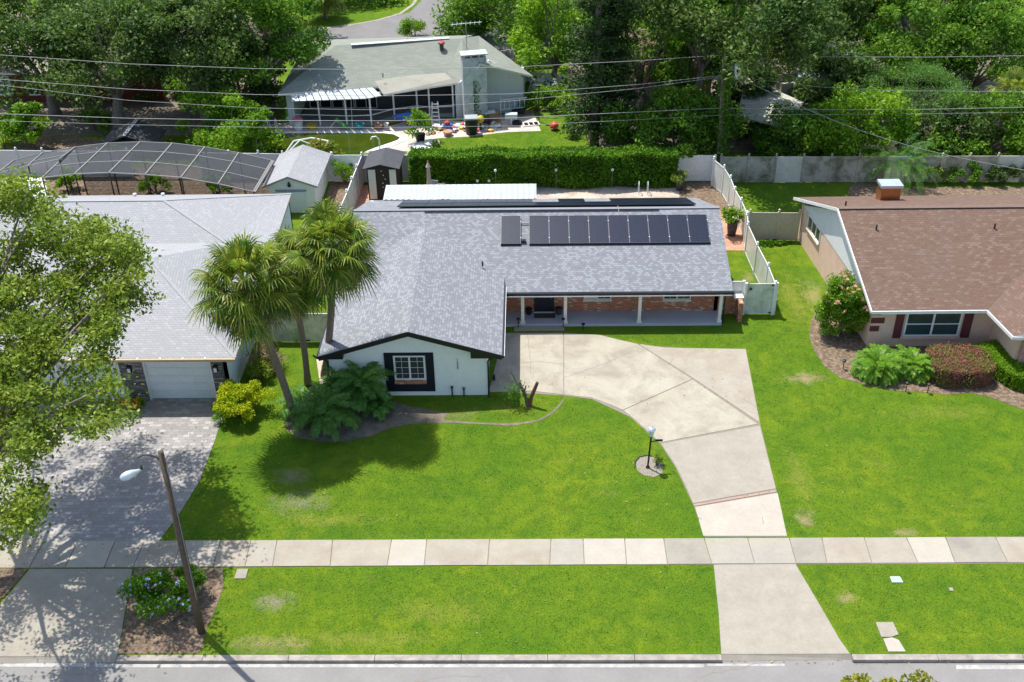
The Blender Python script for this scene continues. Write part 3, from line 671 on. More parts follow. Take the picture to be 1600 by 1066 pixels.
# ============================================================ window helper: plane given by a corner a (bottom left), unit direction ux and outward normal nrm
def window(parent, a, ux, wd, ht, nrm, glass, frame, fw=.06, mull=(1,), rail=(), grid=None, label=None, depth=.05, name='window'):
    a, ux, nrm = Vector(a), Vector(ux).normalized(), Vector(nrm).normalized(); up = Vector((0, 0, 1))
    def bar(mb, p0, p1, wv, off, th): # bar centred on the p0-p1 line
        d = (p1-p0).normalized(); s_ = d.cross(nrm).normalized()*wv/2; o = nrm*off
        vs = [p0-s_+o, p1-s_+o, p1+s_+o, p0+s_+o]; vs += [q-nrm*th for q in vs]
        n0 = (vs[1]-vs[0]).cross(vs[2]-vs[0]); f = [(0, 1, 2, 3), (7, 6, 5, 4), (0, 4, 5, 1), (1, 5, 6, 2), (2, 6, 7, 3), (3, 7, 4, 0)]
        mb.add(vs, f if n0.dot(nrm) > 0 else [tuple(reversed(q)) for q in f])
    m = MB(); o = nrm*.012; c = [a+o, a+ux*wd+o, a+ux*wd+up*ht+o, a+up*ht+o]
    n0 = (c[1]-c[0]).cross(c[2]-c[0]); m.add(c, [(0, 1, 2, 3) if n0.dot(nrm) > 0 else (3, 2, 1, 0)])
    wn = m.build(name, glass, parent)
    if label: wn['label'] = label
    f = MB(); H = fw/2
    bar(f, a+ux*0+up*H, a+ux*wd+up*H, fw, depth, depth); bar(f, a+up*(ht-H), a+ux*wd+up*(ht-H), fw, depth, depth)
    bar(f, a+ux*H+up*fw, a+ux*H+up*(ht-fw), fw, depth, depth); bar(f, a+ux*(wd-H)+up*fw, a+ux*(wd-H)+up*(ht-fw), fw, depth, depth)
    for k in mull:
        x = wd*k/(len(mull)+1); bar(f, a+ux*x+up*fw, a+ux*x+up*(ht-fw), fw*1.1, depth-.004, depth)
    for z in rail: bar(f, a+ux*fw+up*ht*z, a+ux*(wd-fw)+up*ht*z, fw*.6, depth-.01, depth-.02)
    if grid:
        for i in range(1, grid[0]):
            x = wd*i/grid[0]; bar(f, a+ux*x+up*fw, a+ux*x+up*(ht-fw), .016, .022, .012)
        for i in range(1, grid[1]): bar(f, a+ux*fw+up*ht*i/grid[1], a+ux*(wd-fw)+up*ht*i/grid[1], .016, .022, .012)
    f.build('frame', frame, wn); return wn

# ============================================================ THE WHITE HOUSE WITH THE BRICK PORCH
H1 = thing('house', 'white stucco house with brick porch front, grey shingle roof and black trim', 'house', (0, 48, 0))
EZ, RZ, EY, RY, BY = 2.15, 4.2, 48.25, 53.8, 59.35
def mz(y): return EZ+(RZ-EZ)*(y-EY)/(RY-EY)
WX0, WX1, WXR, WY, WEZ, WRZ = -9.85, -1.25, -5.58, 41.85, 2.5, 3.84
yv = EY+(WEZ-EZ)/(RZ-EZ)*(RY-EY); yr = EY+(WRZ-EZ)/(RZ-EZ)*(RY-EY)
b = MB()
b.slab([(WX1, EY, EZ), (10.56, EY, EZ), (10.5, RY, RZ), (-9.6, RY, RZ), (-9.6, yv+.05, WEZ+.02), (WXR, yr, WRZ), (WX1, yv, WEZ)], .14, 0, 1)
b.slab([(10.5, RY, RZ), (10.1, BY, EZ), (-9.6, BY, EZ), (-9.6, RY, RZ)], .14, 0, 1)
b.slab([(WX1, WY, WEZ), (WX1, yv, WEZ), (WXR, yr, WRZ), (WXR, WY, WRZ)], .14, 0, 1)
b.slab([(WX0, WY, WEZ), (WXR, WY, WRZ), (WXR, yr, WRZ), (WX0, yv, WEZ)], .14, 0, 1)
rf = b.build('roof', [M['roof'], M['black']], H1)
b = MB()                                            # ridge caps
b.beam((-9.6, RY, RZ+.012), (10.5, RY, RZ+.012), .24, .016)
b.split('ridge_cap', M['cap_grey'], rf)
b = MB()                                            # vents and plumbing pipes
b.lathe((g(754, 412, 3.1).x, g(754, 412, 3.1).y, 2.95), [(.05, 0), (.05, .28), (0, .29)], 8)
b.build('roof_vent', M['darkgrey'], rf)
b = MB()                                            # fascia, gutter
b.beam((WX1-.0, EY-.07, EZ-.075), (10.60, EY-.07, EZ-.075), .14, .13)
b.beam((WX0, WY-.025, WEZ-.10), (WXR, WY-.025, WRZ-.10), .045, .24); b.beam((WXR, WY-.025, WRZ-.10), (WX1, WY-.025, WEZ-.10), .045, .24)
b.beam((WX1+.05, WY, WEZ-.08), (WX1+.05, EY+.0, WEZ-.08), .09, .12); b.beam((WX0-.05, WY, WEZ-.08), (WX0-.05, yv, WEZ-.08), .09, .12)
b.split('gutter', M['black'], H1)
b = MB(); b.beam((WX1+.02, EY-.17, EZ-.17), (10.5, EY-.17, EZ-.17), .03, .05); b.beam((WX1+.11, WY, WEZ-.03), (WX1+.11, EY, WEZ-.03), .02, .03); b.split('fascia_trim', M['white'], H1)
def wz(x): return WEZ-.14+(WRZ-WEZ)*(1-abs(x-WXR)/(WX1-WXR))
b = MB()                                            # stucco walls
X0, X1, FY = -9.45, -1.99, 42.2
top = [(X0, wz(X0)), (WXR, wz(WXR)), (X1, wz(X1))]
vs = [(X0, FY, 0), (X1, FY, 0)]+[(x, FY, z) for x, z in reversed(top)]
b.add(vs, [(0, 1, 2, 3, 4)]); b.add([(x, y+.2, z) for x, y, z in vs], [(4, 3, 2, 1, 0)])
b.wall((X1, FY+.001), (X1, 49.6), 0, WEZ-.16, t=.2); b.wall((X0, 58.9), (X0, FY+.001), 0, WEZ-.16, t=.2)
b.wall((10.1, 49.6), (10.1, 58.9), 0, 2.0, t=.2); b.wall((10.1, 58.9), (X0, 58.9), 0, 2.0, t=.2)
# stepped boxes under the rake ends
b.build('wall', M['stucco'], H1)
b = MB()
for xa, xb in ((-2.72, WX1-.02), (WX0+.02, X0+.75)):
    za = lambda x: WEZ-.15+(WRZ-WEZ)*(1-abs(x-WXR)/(WX1-WXR))
    vs = [(xa, WY+.02, 2.33), (xb, WY+.02, 2.33), (xb, WY+.02, za(xb)), (xa, WY+.02, za(xa))]; vs += [(x, FY-.005, z) for x, y, z in vs]
    b.add(vs, [(0, 1, 2, 3), (5, 4, 7, 6), (1, 5, 6, 2), (4, 0, 3, 7), (3, 2, 6, 7), (4, 5, 1, 0)])
b.split('soffit_return', M['black'], H1)
def brick_openings():
    b = MB(); b.wall((-1.985, 49.6), (10.3, 49.6), .0, 2.05, t=.22); return b
brick_openings().build('brick_wall', M['brick'], H1)
b = MB(); b.bx(10.3, 11.25, 49.45, 49.62, 0, 1.15); b.bx(11.05, 11.27, 48.62, 49.449, 0, 1.15); pw = b.build('brick_planter_wall', M['brick'], H1)
b = MB(); b.bx(10.85, 11.35, 49.1, 49.66, 1.152, 1.22); b.build('cap', M['cream'], pw)
b = MB(); b.bx(-1.24, 10.15, 48.32, 49.598, -.05, .15); b.build('porch_floor', pmat('porch_paint', (.50, .50, .52), (.44, .44, .46), 1.5, .6), H1)
b = MB(); b.bx(g(803, 521).x, g(882, 521).x, 47.9, 48.318, -.05, .07); b.build('step', M['drive_grey'], H1)
for x in (-.31, 1.93, 5.82, 10.03):
    b = MB(); b.bx(x-.085, x+.085, 48.40, 48.57, .151, 2.02); b.bx(x-.13, x+.13, 48.355, 48.615, .151, .27); b.bx(x-.11, x+.11, 48.38, 48.59, 1.88, 2.02)
    b.build('porch_column', M['cream'], H1, bevel=.01)
b = MB(); b.bx(-1.2, 10.2, 48.39, 48.58, 2.021, 2.13); b.build('porch_beam', M['cream'], H1)
# front door
d = MB(); d.bx(.40, 1.26, 49.54, 49.597, .16, 2.0); dr = d.build('door', M['navy'], H1)
d = MB(); d.bx(.30, .399, 49.52, 49.6, .151, 2.04); d.bx(1.261, 1.36, 49.52, 49.6, .151, 2.04); d.build('frame', M['black'], dr)
d = MB(); d.add([(.56, 49.535, 1.05), (1.10, 49.535, 1.05), (1.10, 49.535, 1.9), (.56, 49.535, 1.9)], [(0, 1, 2, 3)]); d.build('glazing', pmat('frosted_glass', (.22, .27, .26), (.17, .21, .2), 2, .2), dr)
d = MB(); d.tube([(1.19, 49.50, 1.0), (1.19, 49.50, 1.18)], .015); d.build('handle', M['steel'], dr)
d = MB(); d.bx(.28, 1.38, 49.46, 49.598, .152, .19); d.build('threshold', M['cream'], dr)
for u0, u1, lab, gl in ((912, 955, 'left porch window with pale blind half drawn', 'glass'), (1036, 1079, 'right porch window with green-tinted glass', 'glass_green')):
    p0, p1 = gy(u0, 468, 49.56), gy(u1, 468, 49.56)
    wn = window(H1, (p0.x, 49.58, p0.z), (1, 0, 0), p1.x-p0.x, .98, (0, -1, 0), M['glass'], M['cream'], .055, (1,), (), (4, 3), lab)
    q = MB(); q.bx(p0.x-.04, p1.x+.04, 49.46, 49.578, p0.z-.07, p0.z-.005); q.build('sill', M['cream'], wn)
    hx = (p0.x+p1.x)/2
    q = MB(); xx0, xx1 = (p0.x+.06, hx-.04) if u0 == 912 else (hx+.04, p1.x-.06)
    q.add([(xx0, 49.562, p0.z+.07), (xx1, 49.562, p0.z+.07), (xx1, 49.562, p0.z+.9), (xx0, 49.562, p0.z+.9)], [(0, 1, 2, 3)]); q.build('blind', M['cream'] if u0 == 912 else M['glass_green'], wn)
# front window of the wing with shutters
p0, p1 = gy(617.5, 593, 42.18), gy(666, 593, 42.18); zt = gy(640, 555.5, 42.18).z
wn = window(H1, (p0.x, 42.185, p0.z), (1, 0, 0), p1.x-p0.x, zt-p0.z, (0, -1, 0), M['glass'], M['white'], .075, (1,), (), (4, 4))
q = MB(); q.bx(p0.x-.02, p1.x+.02, 42.06, 42.198, p0.z-.20, p0.z-.004); q.build('sill', M['brick'], wn)
s0, s1, s2, s3 = gy(604.5, 611, 42.17).x, gy(617.5, 593, 42.17).x, gy(666, 593, 42.17).x, gy(680.5, 611, 42.17).x
zb, zt2 = gy(640, 611.5, 42.17).z, gy(640, 551.5, 42.17).z
for xa, xb in ((s0, s1-.03), (s2+.03, s3)):
    q = MB(); q.bx(xa, xb, 42.15, 42.199, zb, zt2)
    nb = 6
    for i in range(nb): q.bx(xa+(xb-xa)*(i+.12)/nb, xa+(xb-xa)*(i+.88)/nb, 42.135, 42.1495, zb+.05, zt2-.05)
    q.build('shutter', M['navy'], H1)
q = MB(); q.bx(s1-.029, s2+.029, 42.155, 42.199, zb, p0.z-.205); q.bx(s1-.029, s2+.029, 42.155, 42.199, zt+.003, zt2); q.split('window_surround', M['navy'], H1)
# downspouts
for x, sgn in ((X1+.06, 1), (X0-.06, -1)):
    q = MB(); q.tube([(x+sgn*.62, 42.1, 2.42), (x+sgn*.55, 42.1, 2.33), (x+sgn*.06, 42.13, 2.12), (x, 42.14, 2.0), (x, 42.14, .12), (x, 42.0, .04)], .045, 8); q.build('downspout', M['black'], H1)
q = MB(); q.tube([(10.22, 48.3, 2.0), (10.22, 48.42, 1.8), (10.22, 48.42, .1)], .045, 8); q.build('downspout', M['black'], H1)
for u, v0, v1, c, nm in ((706, 605, 616, 'black', 'hose_bib'), (724.5, 607, 617, 'darkgrey', 'pipe_stub')):
    a, c_ = gy(u, v0, 42.1), gy(u, v1, 42.1)
    q = MB(); q.tube([(a.x, 42.1, .0), (a.x, 42.1, a.z)], .035, 8); q.lathe((a.x, 42.1, a.z-.05), [(.06, 0), (.07, .05), (.03, .1)], 8); q.build(nm, M[c], H1)
# house number, one figure below the other
for i, ch in enumerate('1259'):
    cu = bpy.data.curves.new('house_number', 'FONT'); cu.body = ch; cu.size = .20; cu.extrude = .012; cu.align_x = 'CENTER'
    p = gy(714.5+.3*i, 563.8+4.4*i, 42.17)
    tmp = bpy.data.objects.new('house_number', cu); COL.objects.link(tmp); bpy.context.view_layer.update()
    me_ = bpy.data.meshes.new_from_object(tmp.evaluated_get(bpy.context.evaluated_depsgraph_get())); bpy.data.objects.remove(tmp)
    o = bpy.data.objects.new('house_number', me_); link(o, H1); me_.materials.clear(); me_.materials.append(M['grey']); o.rotation_euler = (math.pi/2, 0, 0); o.location = Vector((p.x, 42.185, p.z-.02))-WL['house']
q = MB(); a = gy(768, 590, 43.4); q.bx(X1+.201, X1+.33, 43.3, 43.5, a.z-.1, a.z+.12); q.build('wall_light', M['black'], H1)
# solar panels on both slopes
def on_roof(x, y, up): return Vector((x, y, mz(y)+up)) if y <= RY else Vector((x, y, RZ-(RZ-EZ)*(y-RY)/(BY-RY)+up))
def roofpt(u, v, up=.13):
    lo_, hi_ = EY, RY
    for _ in range(40):
        m_ = (lo_+hi_)/2; p = g(u, v, mz(m_)+up)
        if p.y > m_: lo_ = m_
        else: hi_ = m_
    return p
pb, pt = roofpt(1110, 378.5), roofpt(1101, 335.5)
yb, yt = pb.y, pt.y
def panel(x0, x1, y0, y1, label=None, up=.13, front=True):
    q = MB(); c = [on_roof(x0, y0, up), on_roof(x1, y0, up), on_roof(x1, y1, up), on_roof(x0, y1, up)]
    q.slab(c, .04, 0, 1); o = q.build('solar_panel', [M['solar'], M['black']], H1)
    q = MB()
    for a_, b_ in ((c[0], c[1]), (c[1], c[2]), (c[2], c[3]), (c[3], c[0])): q.beam(a_+Vector((0, 0, .003)), b_+Vector((0, 0, .003)), .022, .014)
    q.build('frame', plain('panel_frame', (.10, .105, .12), .4) if front else M['black'], o)
    if front:
        q = MB()
        for k in (.2, .8): p = c[1].lerp(c[2], k); q.box(p+Vector((.01, 0, .012)), .05, .06, .02)
        q.split('clamp', M['white'], o)
    return o
px0 = roofpt(827, 378).x; px1 = pb.x; wdt = (px1-px0)/9
for i in range(9): panel(px0+i*wdt+.01, px0+(i+1)*wdt-.01, yb, yt)
pa = roofpt(783, 378).x; panel(pa, pa+wdt-.03, yb, yt)
q = MB(); q.beam(on_roof(pa-.02, yb-.01, .06), on_roof(pa+wdt, yb-.01, .06), .02, .10); q.beam(on_roof(px0, yb-.01, .06), on_roof(px1, yb-.01, .06), .02, .10); q.split('panel_gap_shade', M['navy'], H1)  # dark strip paints in the panel edge and the shaded gap below it
q = MB(); q.tube([on_roof(pa+wdt-.05, yt-.45, .1), on_roof(px0+.02, yt-.45, .1)], .035, 8); q.build('conduit', M['grey'], H1)
q = MB(); p = roofpt(818, 376); q.box((p.x, p.y, p.z-.02), .26, .2, .12); q.build('junction_box', M['black'], H1)
q = MB(); x0, x1 = g(664, 327, RZ).x, g(1029, 323, RZ).x; q.tube([on_roof(x0, RY-.22, .05), on_roof(x1, RY-.22, .05)], .028, 6); q.build('conduit', M['black'], H1)
q = MB(); xm = g(965, 320, RZ).x; q.tube([on_roof(xm, RY+.4, .1), on_roof(xm, RY, .06), on_roof(xm+.03, yt, .06)], .02, 6); q.build('conduit', M['grey'], H1)
xs0, xs1 = g(622, 318, 4.1).x, g(1086, 317, 4.1).x; nn = 11; wq = (xs1-xs0)/nn
for i in range(nn): panel(xs0+i*wq+.01, xs0+(i+1)*wq-.01, RY+.42, RY+2.2, up=.16, front=False)
for i, k in enumerate((1, 1, 1, 1, 1, 0, 1, 0, 1, 1, 1)):
    if k: panel(xs0+i*wq+.01, xs0+(i+1)*wq-.01, RY+2.24, RY+4.0, up=.16, front=False)
# corrugated patio cover behind
b = MB(); a0, a1 = g(603, 289.5, 2.45), g(838, 289.5, 2.45); c0, c1 = -8.9, .52
nx = int((a1.x-a0.x)/.17)
for i in range(nx):
    xa, xb = a0.x+(a1.x-a0.x)*i/nx, a0.x+(a1.x-a0.x)*(i+1)/nx; za = .045 if i % 2 else 0; zb_ = .045 if (i+1) % 2 else 0
    b.add([(xa, 59.1, 2.28+za), (xb, 59.1, 2.28+zb_), (xb, a0.y, 2.42+zb_), (xa, a0.y, 2.42+za)], [(0, 1, 2, 3)])
pc = b.build('patio_cover', M['steel_white'], H1)
b = MB(); b.beam((a0.x, a0.y+.03, 2.36), (a1.x, a0.y+.03, 2.36), .06, .14)
for x in (a0.x+.1, -5.5, -2.5, a1.x-.1): b.bx(x-.05, x+.05, a0.y-.1, a0.y-.0, 0, 2.3)
b.split('post', M['white'], pc)

# ============================================================ NEIGHBOUR ON THE LEFT (paver driveway)
H2 = thing('house', 'pale grey shingled garage house beside the paver driveway, white stucco with stone piers', 'house', (-18, 46, 0))
ez = 2.75; e0 = (-13.62, 41.45); R1 = Vector((-19.0, 47.6, 4.68)); R1L = Vector((-40, 47.6, 4.68)); yv2 = 52.05; zv2 = 4.68-.34*(yv2-47.6)
R2 = Vector((-20.5, 55.1, 4.3)); BC = Vector((-14.2, 59.1, ez))
b = MB()
b.slab([(-40, e0[1], ez), (e0[0], e0[1], ez), R1, R1L], .16, 0, 1)
b.slab([(e0[0], e0[1], ez), (e0[0], 51.3, ez), (-16.4, 51.8, 3.22), R1], .16, 0, 1)
b.slab([R1L, R1, (-16.4, 51.8, 3.22), (-16.6, yv2, zv2), (-40, yv2, zv2)], .16, 0, 1)
b.slab([(-40, yv2, zv2), (-16.4, yv2, zv2), R2, (-40, 55.1, 4.3)], .16, 0, 1)
b.slab([(-16.4, yv2, zv2), (-13.9, 51.0, ez), BC, R2], .16, 0, 1)
b.slab([(-40, 55.1, 4.3), R2, BC, (-40, 59.1, ez)], .16, 0, 1)
rf2 = b.build('roof', [M['roof_pale'], M['brass']], H2)
b = MB()
for p, q_ in ((R1L, R1), (R1, Vector((e0[0], e0[1], ez))), (R2, BC), (Vector((-40, 55.1, 4.3)), R2), (R2, Vector((-16.4, yv2, zv2)))): b.beam(p+Vector((0, 0, .012)), q_+Vector((0, 0, .006)), .17, .012)
b.split('ridge_cap', M['cap_pale'], rf2)
b = MB()
for u in (207, 251): p = g(u, 303, 3.4); b.lathe((p.x, 58.2, 2.95), [(.07, 0), (.07, .22), (.11, .24), (.11, .32), (.02, .36)], 10)
b.split('roof_vent', M['white'], rf2)
b = MB(); b.beam((-40, e0[1]-.08, ez-.07), (e0[0]+.02, e0[1]-.08, ez-.07), .13, .13)
b.build('gutter', M['brass'], H2)
b = MB()
for i in range(22): x = -15.0-i*1.05; b.box((x, e0[1]-.05, ez-.0), .06, .14, .03)
b.split('gutter_strap', M['white'], H2)
gd0, gd1 = g(238, 626).x, g(337, 626).x; GY = 41.95
b = MB(); b.wall((-40, GY+.1), (gd0-1.3, GY+.1), 0, ez-.17, t=.2); b.wall((gd0-.06, GY+.16), (gd1+.06, GY+.16), 2.28, ez-.17, t=.15)
b.wall((-14.25, GY+.1), (-14.25, 58.6), 0, ez-.2, t=.2); b.wall((-14.25, 58.6), (-40, 58.6), 0, ez-.2, t=.2); b.wall((gd1+.62, GY+.1), (-14.251, GY+.1), 0, ez-.17, t=.2)
b.split('wall', M['stucco_blue'], H2)
def garage(x0, x1, parent):
    q = MB()
    for i in range(5):
        z0 = .03+i*.45; q.bx(x0, x1, GY+.08, GY+.13, z0, z0+.44)
        n_ = 4
        for k in range(n_): q.bx(x0+(x1-x0)*(k+.08)/n_, x0+(x1-x0)*(k+.92)/n_, GY+.068, GY+.0795, z0+.07, z0+.37)
    d_ = q.build('garage_door', M['stucco_blue'], parent)
    q = MB(); q.bx(x0-.1, x0-.001, GY-.02, GY+.16, 0, 2.3); q.bx(x1+.001, x1+.1, GY-.02, GY+.16, 0, 2.3); q.bx(x0, x1, GY-.02, GY+.06, 2.15, 2.3); q.build('frame', M['white'], d_)
garage(gd0, gd1, H2)
pw0 = g(199, 628).x; garage(pw0-2.9-.1, pw0-.12, H2)
for xa, xb in ((pw0, gd0-.11), (gd1+.11, gd1+.61)):
    q = MB(); q.bx(xa, xb, GY-.12, GY+.2, 0, ez-.17); q.build('stone_pier', M['stone'], H2)
    xc = (xa+xb)/2-.02; q = MB(); q.bx(xc-.10, xc+.10, GY-.30, GY-.121, 1.75, 2.1); l_ = q.build('wall_lantern', M['black'], H2)
    q = MB(); q.bx(xc-.07, xc+.07, GY-.315, GY-.301, 1.80, 2.02); q.build('lantern_glass', M['pwater'], l_)
q = MB(); r0, r1 = g(-160, 278, 2.7), g(70, 278, 2.7); q.slab([(r0.x, 59.0, 2.5), (-28.9, 59.0, 2.5), (r1.x, r1.y, 2.72), (r0.x, r1.y, 2.72)], .1)
q.build('patio_roof', M['white'], H2)
# pool screen enclosure
SC = thing('pool_enclosure', 'arched bronze-framed pool screen cage behind the pale grey roof', 'screen enclosure', (-23, 62, 0))
YN, YF = 59.6, 65.1
near = [gy(u, v, YN) for u, v in ((66, 278), (117, 272), (170.5, 270), (227, 273), (283, 277.5), (341, 287.5), (396, 300))]
far = [gy(u, v, YF) for u, v in ((118, 230), (168, 224), (219, 222), (269.5, 224), (320, 230), (373, 239), (425, 251))]
lf = [gy(u, v, 62.3) for u, v in ((0, 271.5), (44, 259), (96, 249.5))]; farL = [gy(u, v, YF) for u, v in ((22, 251), (67, 239), (118, 230))]
lf = [gy(u, v, 62.3) for u, v in ((-6, 272.5), (44, 259), (93, 249))]
fr = MB(); sc = MB(); dk = MB()
def strip(A, B, ks):
    for i in range(len(A)-1):
        for j in range(len(ks)-1):
            q = [A[i].lerp(B[i], ks[j]), A[i+1].lerp(B[i+1], ks[j]), A[i+1].lerp(B[i+1], ks[j+1]), A[i].lerp(B[i], ks[j+1])]
            sc.add(q, [(0, 1, 2, 3)])
    for i in range(len(A)): fr.beam(A[i], B[i], .07, .10)
    for k in ks:
        for i in range(len(A)-1): fr.beam(A[i].lerp(B[i], k), A[i+1].lerp(B[i+1], k), .055, .055)
strip(near, far, (0, .36, .7, 1)); strip(lf, farL, (0, .33, 1))
for P_, y in ((near, YN), (far, YF), (lf, 62.3)):
    for i, p in enumerate(P_): dk.bx(p.x-.035, p.x+.035, y-.035, y+.035, 0, p.z-.03)
for i in range(len(near)-1):
    a_, c_ = near[i], near[i+1]; dk.beam((a_.x, YN, 1.0), (c_.x, YN, 1.0), .05, .05)
for i in range(len(far)-1):
    a_, c_ = far[i], far[i+1]; dk.beam((a_.x, YF, 1.0), (c_.x, YF, 1.0), .05, .05)
    sc.add([(a_.x, YF, 0), (c_.x, YF, 0), c_, a_], [(0, 1, 2, 3)])
fr.beam(near[-1]+Vector((.05, 0, -.05)), far[-1]+Vector((.05, 0, -.05)), .16, .12)
dk.beam(near[5], near[6]-Vector((0, 0, 1.2)), .04, .04)
fr.build('roof_frame', M['screen_frame'], SC); dk.split('post', M['black'], SC); sc.build('screen', M['screen'], SC)

# ============================================================ NEIGHBOUR ON THE RIGHT (brown roof)
H3 = thing('house', 'peach stucco house with brown shingle roof and maroon shutters', 'house', (20, 50, 0))
F0, F1 = Vector((16.87, 45.44, 2.6)), Vector((22.5, 45.48, 2.6)); G1 = Vector((22.86, 43.05, 2.6)); RL, RR = Vector((16.42, 51.95, 5.0)), Vector((45, 52.05, 5.0)); B0, B1 = Vector((15.75, 58.35, 2.6)), Vector((45, 58.6, 2.6))
sl_ = (5.0-2.6)/(51.95-45.44)
b = MB()
vt = Vector((28.5, 51.0, 2.6+sl_*(51.0-45.44)))
b.slab([F0, F1, vt, (45, 51.0, vt.z), RR, RL], .14, 0, 1); b.slab([RL, RR, B1, B0], .14, 0, 1)
b.slab([F1, G1, (29.5, G1.y, 4.65), vt], .14, 0, 1)
b.slab([vt, (29.5, G1.y, 4.65), (36, G1.y, 2.6), (36, 45.48, 2.6), (45, 51.0, vt.z)], .14, 0, 1)
rf3 = b.build('roof', [M['roof_brown'], M['white']], H3)
b = MB(); b.beam(RL+Vector((0, 0, .015)), RR+Vector((0, 0, .015)), .3, .04); b.build('ridge_cap', M['cap_brown'], rf3)
for u, v in ((1369, 356), (1553.5, 354), (1321, 319)):
    z = 4.0
    for _ in range(30):
        y_ = g(u, v+3, z).y; z = .5*z+.5*(2.6+sl_*(y_-45.44) if y_ < 51.95 else 5.0-(y_-51.95)*.375)
    p = g(u, v+3, z); q = MB(); q.lathe((p.x, p.y, p.z-.15), [(.05, 0), (.05, .42), (.06, .43), (0, .44)], 8); q.build('vent_pipe', plain('vent_brown', (.06, .03, .025), .7), rf3)
b = MB()
def fascia(a, c, h=.16): a, c = Vector(a), Vector(c); b.beam(a-Vector((0, .0, .09)), c-Vector((0, .0, .09)), .05, h)
fascia(F0+Vector((0, -.03, 0)), F1+Vector((0, -.03, 0))); fascia(F1+Vector((-.03, -.02, 0)), G1+Vector((-.03, -.02, 0))); fascia(G1+Vector((0, -.03, 0)), (36, G1.y-.03, 2.6))
fascia(F0+Vector((-.03, 0, 0)), RL+Vector((-.03, 0, 0))); fascia(RL+Vector((-.03, 0, 0)), B0+Vector((-.03, 0, 0)))
b.split('fascia', M['white'], H3)
W0, W1 = Vector((17.22, 46.25, 0)), Vector((16.22, 57.75, 0))
b = MB(); b.wall(W1, W0, 0, 2.35, t=-.2 if False else .2)
FW = 46.2; b.wall((W0.x, FW), (23.3, FW), 0, 2.42, t=.2); b.wall((23.3, FW-.001), (23.45, 43.6), 0, 2.42, t=-.2 if False else .2); b.wall((W1.x, 57.9), (40, 57.9), 0, 2.35, t=.2)
b.split('wall', M['peach'], H3)
b = MB(); A = [W1+Vector((-.02, 0, 2.352)), W0+Vector((-.02, 0, 2.352)), ]
ap = Vector((16.72, 51.95, 4.80)); b.add([A[0], A[1], ap, A[0]+Vector((.15, 0, 0)), A[1]+Vector((.15, 0, 0)), ap+Vector((.15, 0, 0))], [(0, 1, 2), (5, 4, 3), (0, 3, 4, 1), (1, 4, 5, 2), (2, 5, 3, 0)])
b.build('gable', M['white'], H3)
# recessed window on the side wall
dv = (W0-W1).normalized(); nv = Vector((-dv.y, dv.x, 0)); nv = nv if nv.x < 0 else -nv
def onside(u, v):  # where the pixel's ray meets the side wall
    d_ = ray(u, v); a_ = W1; t_ = (a_.dot(nv))/(Vector((d_.x, d_.y, 0)).dot(nv)); return Vector((d_.x*t_, d_.y*t_, CAM_Z+d_.z*t_))
wa, wb_, wc = onside(1262, 355), onside(1281, 377), onside(1263, 343)
a0_ = Vector((wa.x, wa.y, max(.9, wa.z)))
wn = window(H3, a0_, dv, (Vector((wb_.x, wb_.y, 0))-Vector((wa.x, wa.y, 0))).length, .85, nv, M['glass_green'], M['white'], .06, (1, 2))
q = MB(); L_ = (Vector((wb_.x, wb_.y, 0))-Vector((wa.x, wa.y, 0))).length
q.beam(a0_+nv*.05-Vector((0, 0, .05)), a0_+dv*L_+nv*.05-Vector((0, 0, .05)), .12, .08); q.build('sill', M['peach'], wn)
# front windows
p0, p1 = gy(1409.5, 525, FW), gy(1496, 524, FW)
window(H3, (p0.x, FW-.01, p0.z), (1, 0, 0), p1.x-p0.x, 1.45, (0, -1, 0), M['glass_teal'], M['white'], .09, (1,), (.5,))
for ua, ub in ((1394, 1406.5), (1499, 1513)):
    x0, x1 = gy(ua, 526, FW).x, gy(ub, 526, FW).x; q = MB(); q.bx(x0, x1, FW-.05, FW-.001, p0.z-.10, 2.33)
    for k in range(12): q.bx(x0+.05, x1-.05, FW-.062, FW-.0501, p0.z+k*.12, p0.z+k*.12+.07)
    q.build('shutter', M['maroon'], H3)
q = MB(); q.bx(p0.x-.1, p1.x+.1, FW-.10, FW-.002, p0.z-.16, p0.z-.02); q.build('sill', M['peach'], H3)
q = MB()
for k in range(3): z0 = .95+k*.48; q.bx(W0.x-.04-.001*k, W0.x+(.62 if k % 2 else .42), FW-.045-.001*k, FW-.0015, z0, z0+.30)
q.split('quoin', M['maroon'], H3)
# entrance porch
q = MB(); q.poly([(23.5, 42.6, .09), (33, 42.6, .09), (33, 46.1, .09), (23.5, 46.1, .09)]); q.build('porch_floor', M['walk_mid'], H3)
cx_ = g(1592, 556)
q = MB(); q.bx(23.62, 23.86, 43.35, 43.59, 0, 2.45); q.build('porch_column', pmat('pink_column', (.55, .36, .30), (.36, .16, .13), 6, .8), H3)
q = MB(); q.wall((23.46, 44.6), (33, 44.6), .1, 2.4, t=.2); q.build('porch_wall', M['maroon'], H3)
q = MB(); vs = [(23.5, 44.5, 2.41), (35.4, 44.5, 2.41), (29.5, 44.5, 4.42)]; vs += [(x, 44.62, z) for x, y, z in vs]; q.add(vs, [(0, 1, 2), (5, 4, 3), (0, 3, 4, 1), (1, 4, 5, 2), (2, 5, 3, 0)]); q.build('porch_gable', M['peach'], H3)
bn = thing('bench', 'dark slatted bench in the shade of the peach house porch', 'bench', (25.0, 44.1, .1))
q = MB()
for k in range(4): q.bx(24.3, 25.7, 43.9+k*.11, 43.98+k*.11, .50, .54)
q.build('seat', M['darkgrey'], bn); q = MB()
for k in range(3): q.bx(24.3, 25.7, 44.36, 44.40, .62+k*.14, .72+k*.14)
q.build('backrest', M['darkgrey'], bn)
